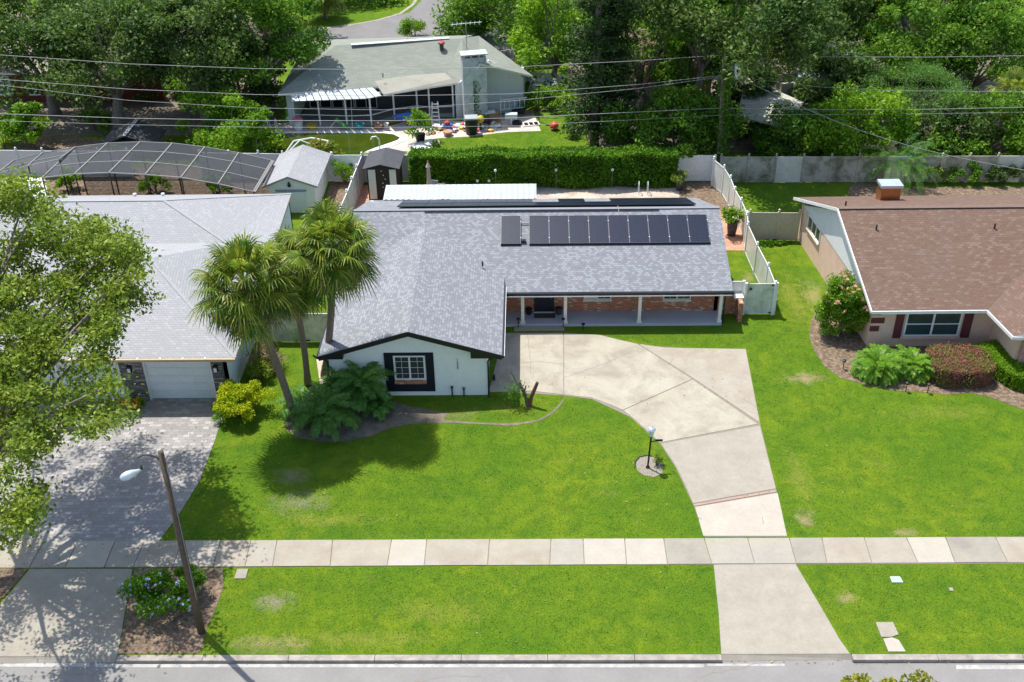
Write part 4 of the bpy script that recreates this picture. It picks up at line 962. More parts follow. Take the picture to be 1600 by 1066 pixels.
for x, y in ((24.35, 43.93), (25.6, 43.93), (24.35, 44.34), (25.6, 44.34)): q = MB(); q.bx(x, x+.06, y, y+.06, .1, .5 if y < 44.2 else 1.0); q.build('leg', M['darkgrey'], bn)
# copper chimney
C_ = thing('x', None, None) if False else None
p = g(1388, 302, 3.6); cx0, cy0 = 20.5, 56.3
q = MB(); q.bx(cx0-.55, cx0+.55, cy0-.4, cy0+.4, 2.9, 4.28); ch = q.build('chimney', M['copper'], rf3)
q = MB(); q.bx(cx0-.62, cx0+.62, cy0-.47, cy0+.47, 4.281, 4.44); q.build('cap', M['steel'], ch)

# ============================================================ FENCES
def fence(label, pts, h=1.85, mat='vinyl', group=None, caps=True, posts=None, step=None, name='vinyl_fence', panelmats=None, gateposts=True):
    pts = [Vector((p[0], p[1], 0)) for p in pts]
    if step:
        P = [pts[0]]
        for a, c in zip(pts, pts[1:]):
            n_ = max(1, round((c-a).length/step)); P += [a.lerp(c, k/n_) for k in range(1, n_+1)]
        pts = P
    t = thing(name, label, 'fence', pts[0], group)
    for i, (a, c) in enumerate(zip(pts, pts[1:])):
        d = (c-a).normalized(); a2, c2 = a+d*.065, c-d*.065; L = (c2-a2).length; ang = math.atan2(d.y, d.x); mm = M[panelmats[i % len(panelmats)]] if panelmats else M[mat]
        q = MB(); m_ = (a2+c2)/2
        nb = max(2, int(L/.15))
        for k in range(nb):
            o = a2+d*(L*(k+.5)/nb); q.box((o.x, o.y, h/2+.02), L/nb-.012, .024, h-.12, ang)
        q.box((m_.x, m_.y, h/2+.02), L, .012, h-.14, ang)
        q.box((m_.x, m_.y, h-.03), L, .05, .10, ang); q.box((m_.x, m_.y, .10), L, .05, .10, ang)
        q.build('panel', mm, t)
    for p in pts:
        q = MB(); q.box((p.x, p.y, (h+.06)/2), .12, .12, h+.06, 0)
        if caps: q.lathe((p.x, p.y, h+.06), [(.085, 0), (.085, .025), (.04, .045), (.035, .07), (.062, .10), (.075, .14), (.055, .18), (.01, .205)], 10)
        q.build('post', M['vinyl_clean'] if mat in ('vinyl', 'vinyl_clean') else M[mat], t)
    return t
capx = [(1116, 247), (1132, 260), (1142, 276), (1149, 294), (1159, 311), (1168, 332)]
fence('white vinyl fence run beside the brown mulch corner, farther half of the side boundary', [g(u, v, 1.98)+Vector((0, 0, 0)) for u, v in capx], group='fences around the white house', mat='vinyl')
fence('white vinyl fence run between the terracotta path and the worn side lawn', [g(u, v, 1.98) for u, v in ((1168, 334), (1169.5, 349), (1184, 380.5), (1201, 413), (1212.5, 441.7))], group='fences around the white house', mat='vinyl')
fence('long weathered vinyl fence with mildew stains behind the shaded right lawn', [(12.7, 66.05), (36.0, 65.7)], step=1.84, mat='vinyl_old', panelmats=['vinyl_old', 'vinyl_old', 'vinyl', 'vinyl_old'])
fence('short beige vinyl fence joining the white fence to the peach house', [(13.15, 57.85), (14.84, 57.8), (16.05, 57.75)], mat='vinyl_beige', h=1.85)
fence('white vinyl fence section at the right end of the tall hedge', [(9.95, 66.35), (12.35, 66.3)], mat='vinyl_clean', caps=False, group='fences around the white house')
fence('white vinyl fence behind the dark shed and pool yard', [(-13.0, 66.8), (-11.0, 66.75), (-9.1, 66.7), (-7.9, 66.7)], mat='vinyl_clean', h=1.9)
fence('white vinyl fence running back between the two sheds', [(-11.0, 66.7), (-11.08, 64.8), (-11.15, 62.9), (-11.2, 61), (-11.3, 59), (-11.4, 57)], mat='vinyl_clean', h=1.9)
fence('white vinyl fence panel behind the arched pool cage', [(-36.5, 68.2), (-31.0, 67.9), (-27.0, 67.8)], step=1.9, mat='vinyl_clean', h=1.9)
fence('white vinyl fence in front of the green pool', [(-22.0, 67.4), (-18, 67.2), (-13.05, 66.85)], step=1.85, mat='vinyl_clean', h=1.9)
fence('narrow mossy vinyl fence behind the palm trunks joining the two houses', [(-13.7, 47.0), (-12.1, 46.95), (-11.72, 46.95)], mat='vinyl_algae', caps=False, h=1.75)
G_ = thing('side_gate', 'mossy vinyl gate behind the palm trunks beside the white house wall', 'gate', (-10.8, 46.95, 0))
def gate(t, x0, x1, y, h, mat, hinge_x, latch_x):
    q = MB(); n_ = int((x1-x0)/.14)
    for k in range(n_): q.bx(x0+(x1-x0)*k/n_+.006, x0+(x1-x0)*(k+1)/n_-.006, y-.012, y+.012, .12, h-.04)
    q.bx(x0, x1, y-.004, y+.006, .12, h-.04); q.bx(x0, x1, y-.028, y+.028, h-.10, h); q.bx(x0, x1, y-.028, y+.028, .06, .17); q.bx(x0, x0+.09, y-.03, y+.03, .06, h); q.bx(x1-.09, x1, y-.03, y+.03, .06, h)
    q.build('panel', mat, t)
    for z in (.13, h-.09): q = MB(); q.box((hinge_x, y-.04, z), .22, .03, .07); q.build('hinge', M['black'], t)
    q = MB(); q.box((latch_x, y-.05, h-.30), .12, .05, .10); q.build('latch', M['black'], t)
gate(G_, -11.6, -10.0, 46.95, 1.75, M['vinyl_algae'], -11.45, -10.2)
G2 = thing('side_gate', 'white vinyl gate with green mildew beside the brick planter wall', 'gate', (12.2, 49.4, 0))
gate(G2, 11.55, 13.02, 49.40, 1.9, M['vinyl_algae'], 12.9, 11.72)
for x in (11.47, 13.09): q = MB(); q.bx(x-.06, x+.06, 49.34, 49.46, 0, 1.95); q.build('post', M['vinyl_clean'], G2)
fence('short white vinyl fence panel behind the roof corner beside the gate', [(10.3, 49.72), (11.40, 49.72)], mat='vinyl_clean', caps=False, h=1.85)

# plants inside the pool cage
for (u, v, m_, sd, lab) in ((120, 288, 'lime', 151, 'yellow-green shrub inside the pool cage at its left end'), (250, 292, 'bright', 152, 'golden green shrub inside the middle of the pool cage'), (345, 294, 'bright', 153, 'leafy shrub inside the pool cage near the white shed'), (195, 262, 'lime', 154, 'light green tree fern seen through the pool cage mesh')):
    p = g(u, v); bush('shrub', lab, (p.x, p.y-1.0), (.9, .7, .8 if sd < 154 else 1.3), M[m_], sd, nc=14, per=110, cr=.32, leaf=.09, group='plants in the pool cage')
# ============================================================ SHEDS
def shed_roof(t, F0_, F1_, pk, Bk0, Bk1, pkb, m, edge):
    q = MB(); q.slab([F0_, pk, pkb, Bk0], .07, 0, 1); q.slab([pk, F1_, Bk1, pkb], .07, 0, 1); return q.build('roof', [m, edge], t)
# white shed
s = thing('garden_shed', 'white garden shed with pale shingle roof beside the pool cage', 'shed', (-15, 64, 0))
f0, f1, pk = gy(409, 291, 61.9), gy(496, 292, 61.9), gy(449, 276, 61.9); f1.z = f0.z = (f0.z+f1.z)/2
b0, b1, pb_ = Vector((f0.x+.15, 67.0, f0.z)), Vector((f1.x+.1, 67.0, f0.z)), Vector((pk.x+.1, 67.0, pk.z))
shed_roof(s, f0, f1, pk, b0, b1, pb_, M['roof_pale'], M['white'])
q = MB(); wx0, wx1 = f0.x+.35, f1.x-.25; zt = f0.z-.10
vs = [(wx0, 62.1, 0), (wx1, 62.1, 0), (wx1, 62.1, zt), (pk.x, 62.1, pk.z-.12), (wx0, 62.1, zt)]; vs += [(x, 66.9, z) for x, y, z in vs]
q.add(vs, [(0, 1, 2, 3, 4), (9, 8, 7, 6, 5), (1, 6, 7, 2), (0, 4, 9, 5)]); q.build('wall', M['white'], s)
q = MB(); q.bx(wx0+.5, wx1-.6, 62.03, 62.09, .1, zt-.35); d_ = q.build('door', M['stucco_blue'], s); q = MB(); q.bx(wx0+.42, wx1-.5, 62.0, 62.06, zt-.30, zt-.22); q.build('lintel', M['grey'], d_)
q = MB(); q.lathe((pk.x, 62.02, pk.z-.75), [(.10, 0), (.13, .08), (.07, .16), (.08, .24), (.03, .32)], 8); q.build('ornament', M['black'], s)
q = MB(); q.beam(f0+Vector((0, -.02, -.06)), pk+Vector((0, -.02, -.06)), .03, .12); q.beam(pk+Vector((0, -.02, -.06)), f1+Vector((0, -.02, -.06)), .03, .12); q.build('rake_trim', M['grey'], s)
q = MB(); q.bx(wx1+.001, wx1+.14, 63.9, 64.3, 1.2, 1.75); q.build('meter_box', M['white'], s)
# brown shed
s = thing('garden_shed', 'dark brown and cream garden shed with charcoal roof by the tall hedge', 'shed', (-9.4, 65, 0))
f0, f1, pk = gy(566, 265, 63.6), gy(624, 264, 63.6), gy(593, 257.5, 63.6); f0.z = f1.z = (f0.z+f1.z)/2
shed_roof(s, f0, f1, pk, Vector((f0.x+.1, 66.4, f0.z)), Vector((f1.x+.1, 66.4, f0.z)), Vector((pk.x+.1, 66.4, pk.z)), M['darkgrey'], M['black'])
wx0, wx1 = f0.x+.22, f1.x-.18; zt = f0.z-.08
q = MB(); vs = [(wx0, 63.85, 0), (wx1, 63.85, 0), (wx1, 63.85, zt), (pk.x, 63.85, pk.z-.1), (wx0, 63.85, zt)]; vs += [(x, 66.3, z) for x, y, z in vs]
q.add(vs, [(0, 1, 2, 3, 4), (9, 8, 7, 6, 5), (1, 6, 7, 2), (0, 4, 9, 5)]); q.build('wall', pmat('shed_brown', (.035, .025, .022), (.05, .035, .03), 4, .7), s)
for xa, xb in ((wx0+.09, wx0+.55), (wx1-.52, wx1-.10)): q = MB(); q.bx(xa, xb, 63.8, 63.849, .1, zt-.05); q.build('door_panel', M['cream'], s)
q = MB()
for k in range(5): q.blob((pk.x+.05+.11*k if k < 3 else pk.x+.1, 63.7, zt-.1-.28*k), .035, .035, .035, k)
q.build('string_light', M['white'], s)['kind'] = 'stuff'
# dark shed behind the cage
s = thing('garden_shed', 'small dark-roofed shed behind the pool cage under the oaks', 'shed', (-27.5, 72.6, 0))
pk0, pk1 = gy(194, 212, 71.2), gy(210, 196, 74); pk1.z = pk0.z; fz = pk0.z-.75
q = MB(); q.slab([(pk0.x-2.0, 71.2, fz), pk0, (pk0.x, 74.2, pk0.z), (pk0.x-2.0, 74.2, fz)], .08); q.slab([pk0, (pk0.x+2.0, 71.2, fz), (pk0.x+2.0, 74.2, fz), (pk0.x, 74.2, pk0.z)], .08); r_ = q.build('roof', M['darkgrey'], s)
q = MB(); q.beam((pk0.x, 71.1, pk0.z+.03), (pk0.x, 74.3, pk0.z+.03), .3, .04); q.build('ridge_cap', M['steel'], r_)
q = MB(); q.bx(pk0.x-1.8, pk0.x+1.8, 71.4, 74.0, 0, fz-.09); q.build('wall', M['grey'], s)

# ============================================================ HOUSE BEHIND (sage roof)
H4 = thing('house', 'pale blue house with sage green roof and cluttered pool patio', 'house', (-8, 80, 0))
z1, z2 = 2.75, 4.7
A_, B_, Pb, Rg = g(434, 147, z1), g(704, 127, z1), g(722, 60, z2), g(524, 71, z2)
Pk, Rr, Lr = g(750, 99, z2), g(826, 120, z1), g(728, 131, z1)
q = MB()
q.slab([A_, B_, g(700, 112, 3.2), Pb, Rg], .14, 0, 1); q.slab([A_, Rg, g(482, 63, z1)], .14, 0, 1)
q.slab([Rg, Pb, g(738, 55, z1), g(482, 63, z1)], .14, 0, 1)
q.slab([Pk, Lr, B_, g(700, 112, 3.2), Pb], .14, 0, 1); q.slab([Pk, Pb, g(748, 56, z1+.4), g(833, 119, z1)], .14, 0, 1)
r4 = q.build('roof', [M['roof_sage'], M['white']], H4)
q = MB(); q.beam(Rg+Vector((1.2, 0, .05)), Pb+Vector((-1, 0, .05)), .35, .05); q.build('ridge_flashing', M['white'], r4)
pf = [g(580, 121, 3.05), g(688, 109, 3.15), g(706, 125, 2.95), g(727, 129, 2.75), g(600, 149, 2.55)]
q = MB(); q.slab([p+Vector((0, 0, .08)) for p in pf], .12, 0, 1); q.build('flat_porch_roof', [M['roof_flat'], M['white']], H4)
# corrugated panels, one seam each
wp = [g(454, 145, 2.75), g(578, 132, 2.8), g(597, 149.5, 2.5), g(572, 154, 2.42), g(456, 158, 2.42)]
q = MB()
for i in range(12):
    a0_, a1_ = wp[0].lerp(wp[1], i/12+.004), wp[0].lerp(wp[1], (i+1)/12-.006)
    def fr_(k): 
        return wp[4].lerp(wp[3], k/.82) if k < .82 else wp[3].lerp(wp[2], (k-.82)/.18)
    q.slab([a0_, a1_, fr_((i+1)/12-.006), fr_(i/12+.004)], .05)
q.build('metal_porch_roof', M['steel_white'], H4)
posts = [(462, 196), (501, 196.5), (543, 198), (581, 197), (617, 187), (653, 182), (672, 184), (709, 183)]
pp = [g(u, v) for u, v in posts]
ztop = [2.32]*4+[2.42, 2.5, 2.5, 2.55]
for p, z in zip(pp, ztop): q = MB(); q.bx(p.x-.06, p.x+.06, p.y-.06, p.y+.06, 0, z); q.build('porch_post', M['white'], H4)
q = MB()
for i in range(len(pp)-1):
    if i == 5: pass
    q.beam(pp[i]+Vector((0, 0, ztop[i])), pp[i+1]+Vector((0, 0, ztop[i+1])), .12, .14)
    q.beam(pp[i]+Vector((0, 0, .85)), pp[i+1]+Vector((0, 0, .85)), .05, .06)
q.split('porch_rail', M['white'], H4)
q = MB()
for i in range(len(pp)-1): q.wall(pp[i]+Vector((0, .03, 0)), pp[i+1]+Vector((0, .03, 0)), 0, .28, t=.05)
q.build('kick_wall', M['grey'], H4)
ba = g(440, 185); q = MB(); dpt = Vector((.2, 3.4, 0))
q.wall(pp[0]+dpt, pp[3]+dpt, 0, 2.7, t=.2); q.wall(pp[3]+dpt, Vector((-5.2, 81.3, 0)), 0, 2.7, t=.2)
q.build('porch_back_wall', M['darkgrey'], H4)  # dark grey puts the shade of the porch interior into the wall colour
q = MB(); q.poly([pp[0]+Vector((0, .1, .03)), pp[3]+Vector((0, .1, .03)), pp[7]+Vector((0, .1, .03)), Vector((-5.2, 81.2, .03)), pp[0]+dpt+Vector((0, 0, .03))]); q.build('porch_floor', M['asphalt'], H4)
for i in range(7):   # sliding glass behind the screens
    a_ = pp[0].lerp(pp[3], .06+.31*i)+dpt if i < 3 else None
    if a_ is None: continue
    d_ = (pp[3]-pp[0]).normalized(); window(H4, a_+Vector((0, -.0, .1)), d_, 1.7, 2.0, (d_.y, -d_.x, 0), M['glass_dark'], M['white'], .05, (1,))
Wl, Wc, Wr = g(725, 192), g(761, 189), g(818, 173); Wb = g(842, 160)
q = MB()
def gable_wall(a, c, pk_, z): 
    n_ = (c-a).normalized(); n_ = Vector((-n_.y, n_.x, 0))*.2
    vs = [a, c, c+Vector((0, 0, z)), Vector((pk_.x, pk_.y, pk_.z)), a+Vector((0, 0, z))]; vs += [v_+n_ for v_ in vs]; q.add(vs, [(0, 1, 2, 3, 4), (9, 8, 7, 6, 5), (3, 2, 7, 8), (4, 3, 8, 9), (1, 6, 7, 2), (5, 0, 4, 9)])
a_ = g(714, 186); c_ = Wr; k_ = .50; pk_ = a_.lerp(c_, k_); pk_.z = z2-.45
gable_wall(a_, c_, pk_, z1-.13); q.wall(c_, Vector((c_.x+.2, 88, 0)), 0, z1-.2, t=.2)
q.wall(Vector((A_.x+.6, 86, 0)), Vector((A_.x+.6, A_.y+.7, 0)), 0, z1-.2, t=.2); q.wall(Vector((A_.x+.6, A_.y+.7, 0)), pp[0]+Vector((-.2, .6, 0)), 0, z1-.25, t=.2)
q.split('wall', M['stucco_blue'], H4)
cw = (Wc-Wl); cwl = cw.length; cw.normalize(); cn = Vector((cw.y, -cw.x, 0)); cm = (Wl+Wc)/2
q = MB(); ang = math.atan2(cw.y, cw.x); q.box((cm.x, cm.y+.1, 2.5), cwl, .9, 5.0, ang); chm = q.build('chimney', M['chim'], H4)
q = MB()
for sx in (-.42, -.12, .2, .42):
    for sy in (-.3, .3): p = cm+cw*sx*cwl+cn*sy; q.box((p.x, p.y+.1, 5.1), .14, .14, .22, ang)
q.box((cm.x, cm.y+.1, 5.25), cwl+.2, 1.05, .08, ang); q.build('cap', M['chim'], chm)
ivy = leaf_obj('vine', np.array([tuple(Wl.lerp(Wc, .42+.3*abs(math.sin(i*1.7))*((i*37 % 100)/100)) + cn*.48+Vector((0, .1, .4+2.9*((i*61 % 311)/311)))) for i in range(260)]), .07, M['hedge'], chm, seed=3)
am = g(730, 92, 4.3)
q = MB(); q.tube([(am.x, am.y, 4.2), (am.x, am.y, 7.0)], .025, 6); q.build('antenna_mast', M['grey'], H4)
q = MB(); q.tube([(am.x-1.1, am.y, 6.85), (am.x+1.15, am.y+.1, 7.0)], .02, 5)
for k in range(7): x = am.x-1+k*.33; q.tube([(x, am.y-.45, 6.87+k*.02), (x, am.y+.5, 6.87+k*.02)], .012, 4)
q.build('antenna', M['steel'], H4)
p = g(690, 72, 4.5)
q = MB(); q.lathe((p.x, p.y, 4.1), [(.16, 0), (.16, .55), (.12, .56)], 10); v4 = q.build('roof_vent', M['darkgrey'], r4); q = MB(); q.lathe((p.x, p.y, 4.67), [(.26, 0), (.28, .12), (.1, .22)], 10); q.build('cap', plain('vent_red', (.32, .05, .04), .6), v4)
p = g(637, 63, 4.4); q = MB(); q.lathe((p.x, p.y, 4.15), [(.14, 0), (.14, .3), (.05, .36)], 8); q.build('roof_vent', M['darkgrey'], r4)
for u, v in ((582, 88), (598, 116), (671, 71)): p = g(u, v, 3.6); q = MB(); q.lathe((p.x, p.y, 3.35), [(.05, 0), (.05, .35), (.01, .36)], 6); q.build('vent_pipe', M['grey'], r4)

# ============================================================ HOUSES HALF HIDDEN BY TREES
H5 = thing('house', 'dark red brick house seen through the oaks at far left', 'house', (-38, 84, 0))
yw = 82.5; xl, xr = -48, -29
q = MB(); q.wall((xl, yw), (xr, yw), 0, 2.6, t=.2); q.build('wall', M['brick_dark'], H5)
q = MB(); q.slab([(xl-.6, yw-.7, 2.6), (xr+.6, yw-.7, 2.6), (xr-3, yw+5, 4.5), (xl-.6, yw+5, 4.5)], .15, 0, 1); q.slab([(xl-.6, yw+5, 4.5), (xr-3, yw+5, 4.5), (xr+.6, yw+10.5, 2.6), (xl-.6, yw+10.5, 2.6)], .15, 0, 1); q.build('roof', [pmat('taupe_roof', (.34, .29, .26), (.28, .24, .21), 1.2, .9), M['white']], H5)
for u0, u1 in ((3, 30), (55, 72), (123, 152)):
    p0, p1 = gy(u0, 180, yw-.02), gy(u1, 180, yw-.02); window(H5, (p0.x, yw-.01, .55), (1, 0, 0), p1.x-p0.x, 1.6, (0, -1, 0), M['pwater'] if u0 == 3 else M['glass_dark'], M['white'], .1, (1,), (.5,))
H6 = thing('house', 'pale blue grey roofed house half hidden behind the right-hand oaks', 'house', (23, 82, 0))
q = MB(); q.slab([g(1240, 132, 3), g(1312, 128, 3), g(1328, 74, 4.6), g(1268, 66, 4.9)], .15, 0, 1); q.slab([g(1312, 128, 3), g(1345, 105, 3), g(1328, 74, 4.6)], .15, 0, 1)
q.build('roof', [pmat('slate_blue_roof', (.40, .45, .52), (.33, .37, .44), 1, .85), M['white']], H6)
wa_, wb2 = g(1215, 190), g(1312, 178)
q = MB(); q.wall(wa_, wb2, 0, 2.9, t=.2); q.wall(wb2, wb2+Vector((1.5, 7, 0)), 0, 2.9, t=.2); q.split('wall', pmat('cream_wall', (.52, .50, .40), (.44, .43, .34), 1, .85), H6)
CP = thing('lean_to', 'pale lean-to roof with shaded underside beside the vine-covered pole', 'lean-to', (18.5, 73, 0))
q = MB(); q.slab([g(1152, 182, 2.35), g(1222, 198, 2.15), g(1256, 160, 2.7), g(1165, 120, 2.9)], .08); q.build('roof', pmat('cream_roof', (.47, .47, .39), (.38, .38, .31), .9, .85, stain=(.25, .24, .18)), CP)
for u, v, z in ((1156, 183, 2.2), (1220, 197, 2.05), (1250, 166, 2.5)):
    p = g(u, v, z); q = MB(); q.bx(p.x-.05, p.x+.05, p.y-.05, p.y+.05, 0, z); q.build('post', M['wood'], CP)
H7 = thing('house', 'tan walled house glimpsed between the trunks behind the tall conifer', 'house', (9, 84, 0))
q = MB(); q.wall(g(960, 150), g(1110, 148), 0, 2.7, t=.2); q.build('wall', pmat('tan_wall', (.42, .33, .23), (.34, .27, .19), 1, .85), H7)
q = MB(); p0, p1 = g(950, 112, 2.8), g(1118, 110, 2.8); q.slab([p0, p1, p1+Vector((-1, 5, 1.6)), p0+Vector((1, 5, 1.6))], .12); q.build('roof', M['roof_brown'], H7)

# ============================================================ TREES BEHIND
GB = 'trees behind the back fences'
def at(u, v, y): return gy(u, v, y)
def tr(label, u, v, y, rad, mat, seed, **kw):
    c = gy(u, v, y); bark = kw.pop('bark', M['bark_grey']); base = kw.pop('base', (c.x, c.y))
    return tree(kw.pop('name', 'oak_tree'), label, base, c.z+rad[2], rad, M[mat], bark, seed, cz=c.z, lean=(c.x-base[0], c.y-base[1]), group=GB, **kw)
tr('broad dark oak at the far left shading the red brick house', 60, 75, 80, (6.2, 5.5, 4.6), 'oak_dark', 11, nc=46, per=420, cr=1.5, r0=.4)
tr('tall dark oak with grey trunk behind the left end of the pool cage', 180, 78, 78, (6.2, 5.2, 5.0), 'oak_dark', 12, nc=50, per=420, cr=1.5, r0=.45, base=(g(185, 205).x, g(185, 205).y))
tr('dense dark oak behind the right part of the pool cage', 305, 85, 77.5, (5.6, 4.8, 5.4), 'oak_dark', 13, nc=50, per=420, cr=1.4, r0=.4)
tr('sunlit oak overhanging the left end of the sage roof', 408, 62, 80.5, (4.3, 4.6, 4.6), 'mid', 14, nc=42, per=420, cr=1.25, r0=.35)
tr('oak at the upper left edge of the photo beyond the red house', 70, -25, 98, (8, 6, 5.5), 'mid', 15, nc=40, per=380, cr=1.8, leaf=.18)
tr('oak beyond the red brick house, second from the left along the top edge', 250, -15, 97, (8, 6, 5.5), 'oak_dark', 16, nc=44, per=380, cr=1.8, leaf=.18)
tr('oak at the top edge directly left of the grey back street', 400, -25, 100, (7, 6, 5), 'mid', 17, nc=40, per=380, cr=1.7, leaf=.18)
tr('oak leaning over the bend of the back street at the top edge', 545, -22, 112, (6, 5, 4.2), 'mid', 18, nc=34, per=360, cr=1.5, leaf=.18)
tr('sunlit fruit tree beside the green pool', 352, 200, 71.6, (3.3, 2.6, 2.4), 'bright', 19, nc=34, per=330, cr=.9, leaf=.12, r0=.12, name='fruit_tree', low=-.6)
tr('green oak right of the back street shading its driveway', 800, 18, 98, (6.4, 6, 5.5), 'mid', 20, nc=44, per=400, cr=1.6, leaf=.17)
tr('yellow-green oak left of the tall conifer', 868, 60, 86, (3.6, 4, 4.6), 'bright', 21, nc=36, per=360, cr=1.2, leaf=.14)
tr('shaded oak directly right of the tall conifer', 1005, 70, 79, (4.8, 4.4, 5.4), 'mid', 22, nc=34, per=380, cr=1.25, r0=.35)
tr('tall pale-trunked oak behind the conifer at the top edge', 985, -10, 92, (6.6, 5, 5.6), 'oak_dark', 23, nc=40, per=380, cr=1.6, leaf=.17)
tr('spreading oak over the vine-covered utility pole', 1160, 14, 72.0, (7.0, 7.6, 3.9), 'oak_dark', 24, nc=74, per=420, cr=1.4, r0=.5, base=(g(1118, 212).x, g(1118, 212).y), low=-.5)
tr('dense rounded laurel tree hanging over the end of the white fence', 1058, 200, 69.4, (4.1, 2.8, 2.6), 'mid', 25, nc=48, per=400, cr=1.0, leaf=.12, low=-.7, r0=.15, name='laurel_tree')
tr('dark oak shading the blue grey roof', 1275, 30, 84, (6.2, 5, 4.8), 'oak_dark', 26, nc=40, per=380, cr=1.5, leaf=.16)
tr('large bright green tree at the upper right', 1425, 48, 84, (7.2, 5.4, 5.4), 'mid', 27, nc=54, per=420, cr=1.5, leaf=.16, r0=.4, name='shade_tree')
tr('sunny camphor tree leaning over the weathered fence', 1345, 205, 69.0, (3.6, 2.8, 2.8), 'bright', 28, nc=40, per=360, cr=.95, leaf=.12, low=-.6, r0=.14, name='camphor_tree')
tr('feathery light green tree with flat spreading top at right', 1425, 145, 74.5, (4.6, 3.4, 1.9), 'feather', 29, nc=60, per=420, cr=.95, leaf=.07, low=-.1, r0=.16, name='jacaranda_tree', flat=.4, aspect=.3)
tr('dark leafy tree behind the far right end of the weathered fence', 1545, 205, 69.5, (4.2, 2.8, 3.0), 'mid', 30, nc=40, per=360, cr=1.0, leaf=.13, low=-.6, r0=.15, name='laurel_tree')
tr('tall leafy tree beside the bright lawn in the upper right corner', 1530, 85, 80, (4.4, 4, 4.2), 'mid', 31, nc=36, per=360, cr=1.2, leaf=.14, name='shade_tree')
tr('shaded bushy tree in front of the pale lean-to', 1240, 212, 70.0, (3.6, 2.0, 2.0), 'mid', 32, nc=34, per=340, cr=.9, leaf=.12, low=-.6, r0=.1, name='laurel_tree')
tr('small dark tree between the pole and the camphor tree', 1300, 150, 76, (3.6, 3, 3.2), 'oak_dark', 33, nc=34, per=340, cr=1.1, leaf=.14, name='laurel_tree')
tr('bushy tree at the foot of the jacaranda', 1470, 205, 70.5, (3.4, 2.4, 2.4), 'oak_dark', 34, nc=30, per=340, cr=.9, leaf=.12, low=-.6, r0=.1, name='laurel_tree')
tr('oak in the top right behind the shade trees', 1330, -28, 102, (9, 6, 5), 'oak_dark', 35, nc=40, per=360, cr=1.9, leaf=.19)
tr('dark oak at the top edge above the utility pole', 1150, -40, 92, (8, 6, 5), 'oak_dark', 36, nc=40, per=360, cr=1.8, leaf=.19)
tr('leafy oak between the tall grey-trunked oak and the sage-roofed house', 275, 150, 85, (3.6, 3, 3.4), 'mid', 45, nc=30, per=340, cr=1.1, leaf=.14)
tr('shady oak filling the gap beside the sage-roofed house', 372, 128, 80.5, (3.4, 3, 4.0), 'oak_dark', 37, nc=36, per=360, cr=1.1, leaf=.14)
tr('oak over the tan walled house between the conifer and the pole', 1072, 95, 80, (4.2, 3.4, 4.2), 'mid', 38, nc=36, per=360, cr=1.15, leaf=.14)
tr('round shade tree behind the jacaranda at the right', 1395, 112, 79, (4.4, 3.6, 3.6), 'mid', 39, nc=36, per=360, cr=1.15, leaf=.14, name='shade_tree')
tr('bright shade tree along the top edge left of the corner lawn', 1465, -8, 97, (6, 5, 4.6), 'mid', 40, nc=36, per=360, cr=1.5, leaf=.17, name='shade_tree')
tr('shaded laurel at the foot of the lean-to', 1185, 160, 76.5, (2.4, 2, 2.6), 'oak_dark', 43, nc=24, per=300, cr=.9, leaf=.13, name='laurel_tree')
tr('oak left of the lean-to hanging over the utility pole top', 1100, 45, 75, (4.0, 4.0, 3.6), 'mid', 44, nc=34, per=360, cr=1.1, leaf=.14)
# conifers
def conifer(label, base, H, R, seed, low=1.6):
    r = np.random.default_rng(seed); rnd = random.Random(seed); t = thing('pine_tree', label, 'tree', (base.x, base.y, 0), GB)
    mb = MB(); mb.tube([(base.x, base.y, -.1), (base.x+.05, base.y, H*.5), (base.x, base.y, H)], [.34, .22, .05], 10); P = []
    z = low; k = 0
    while z < H:
        rr = R*(1-(z/H))**.6*(.9+.2*rnd.random())
        for j in range(7):
            a = k*2.39996+j*.9+rnd.uniform(-.2, .2); k += 1; L = rr*rnd.uniform(.6, 1.1); d = Vector((math.cos(a), math.sin(a), rnd.uniform(-.12, .25)))
            o = Vector((base.x, base.y, z+rnd.uniform(-.3, .3))); mb.tube([o, o+d*L*.5, o+d*L], [.05, .035, .012], 4, cap=False)
            n_ = int(110*L/R)+25; s_ = r.random(n_)**.7; C = np.array([tuple(o)])+s_[:, None]*np.array([tuple(d*L)])+r.normal(size=(n_, 3))*np.array([.34, .34, .16])*(.5+.6*s_)[:, None]; P.append(C)
        z += .62
    mb.build('trunk', M['bark_grey'], t, True); leaf_obj('crown', np.vstack(P), .13, M['conifer'], t, seed=seed, aspect=.45, up=.9)
conifer('tall dark conifer with pale trunk between the pool lawn and the laurel', g(928, 236), 19, 3.1, 41)
conifer('slimmer dark conifer directly behind the tall one', g(950, 222), 15, 2.4, 42, 2.4)
# undergrowth
GS = 'shrubs along the back fences'
def sh(label, u, v, rad, mat, seed, **kw):
    p = g(u, v); return bush(kw.pop('name', 'shrub'), label, (p.x, p.y), rad, M[mat], seed, group=GS, **kw)
sh('bright leafy shrub left of the dry yard patch', 55, 232, (1.9, 1.5, 1.7), 'bright', 51, nc=26, per=170, cr=.55, leaf=.13)
sh('bright leafy shrub at the far left edge behind the pool cage', 8, 232, (1.5, 1.3, 1.4), 'bright', 52, nc=18, per=150, cr=.5, leaf=.12)
sh('leafy shrub at the left edge of the dry yard patch below the red house', 150, 205, (1.6, 1.1, .8), 'mid', 53, nc=18, per=140, cr=.45, leaf=.11)
sh('golden-tipped shrub rising behind the white shed', 510, 262, (1.3, .6, 1.05), 'oak', 54, nc=20, per=200, cr=.45, leaf=.08, flowers=(M['orangefl'], 30, .06))
sh('small bright shrub between the white shed and the fence', 540, 287, (.75, .6, .9), 'lime', 55, nc=12, per=150, cr=.3, leaf=.06)
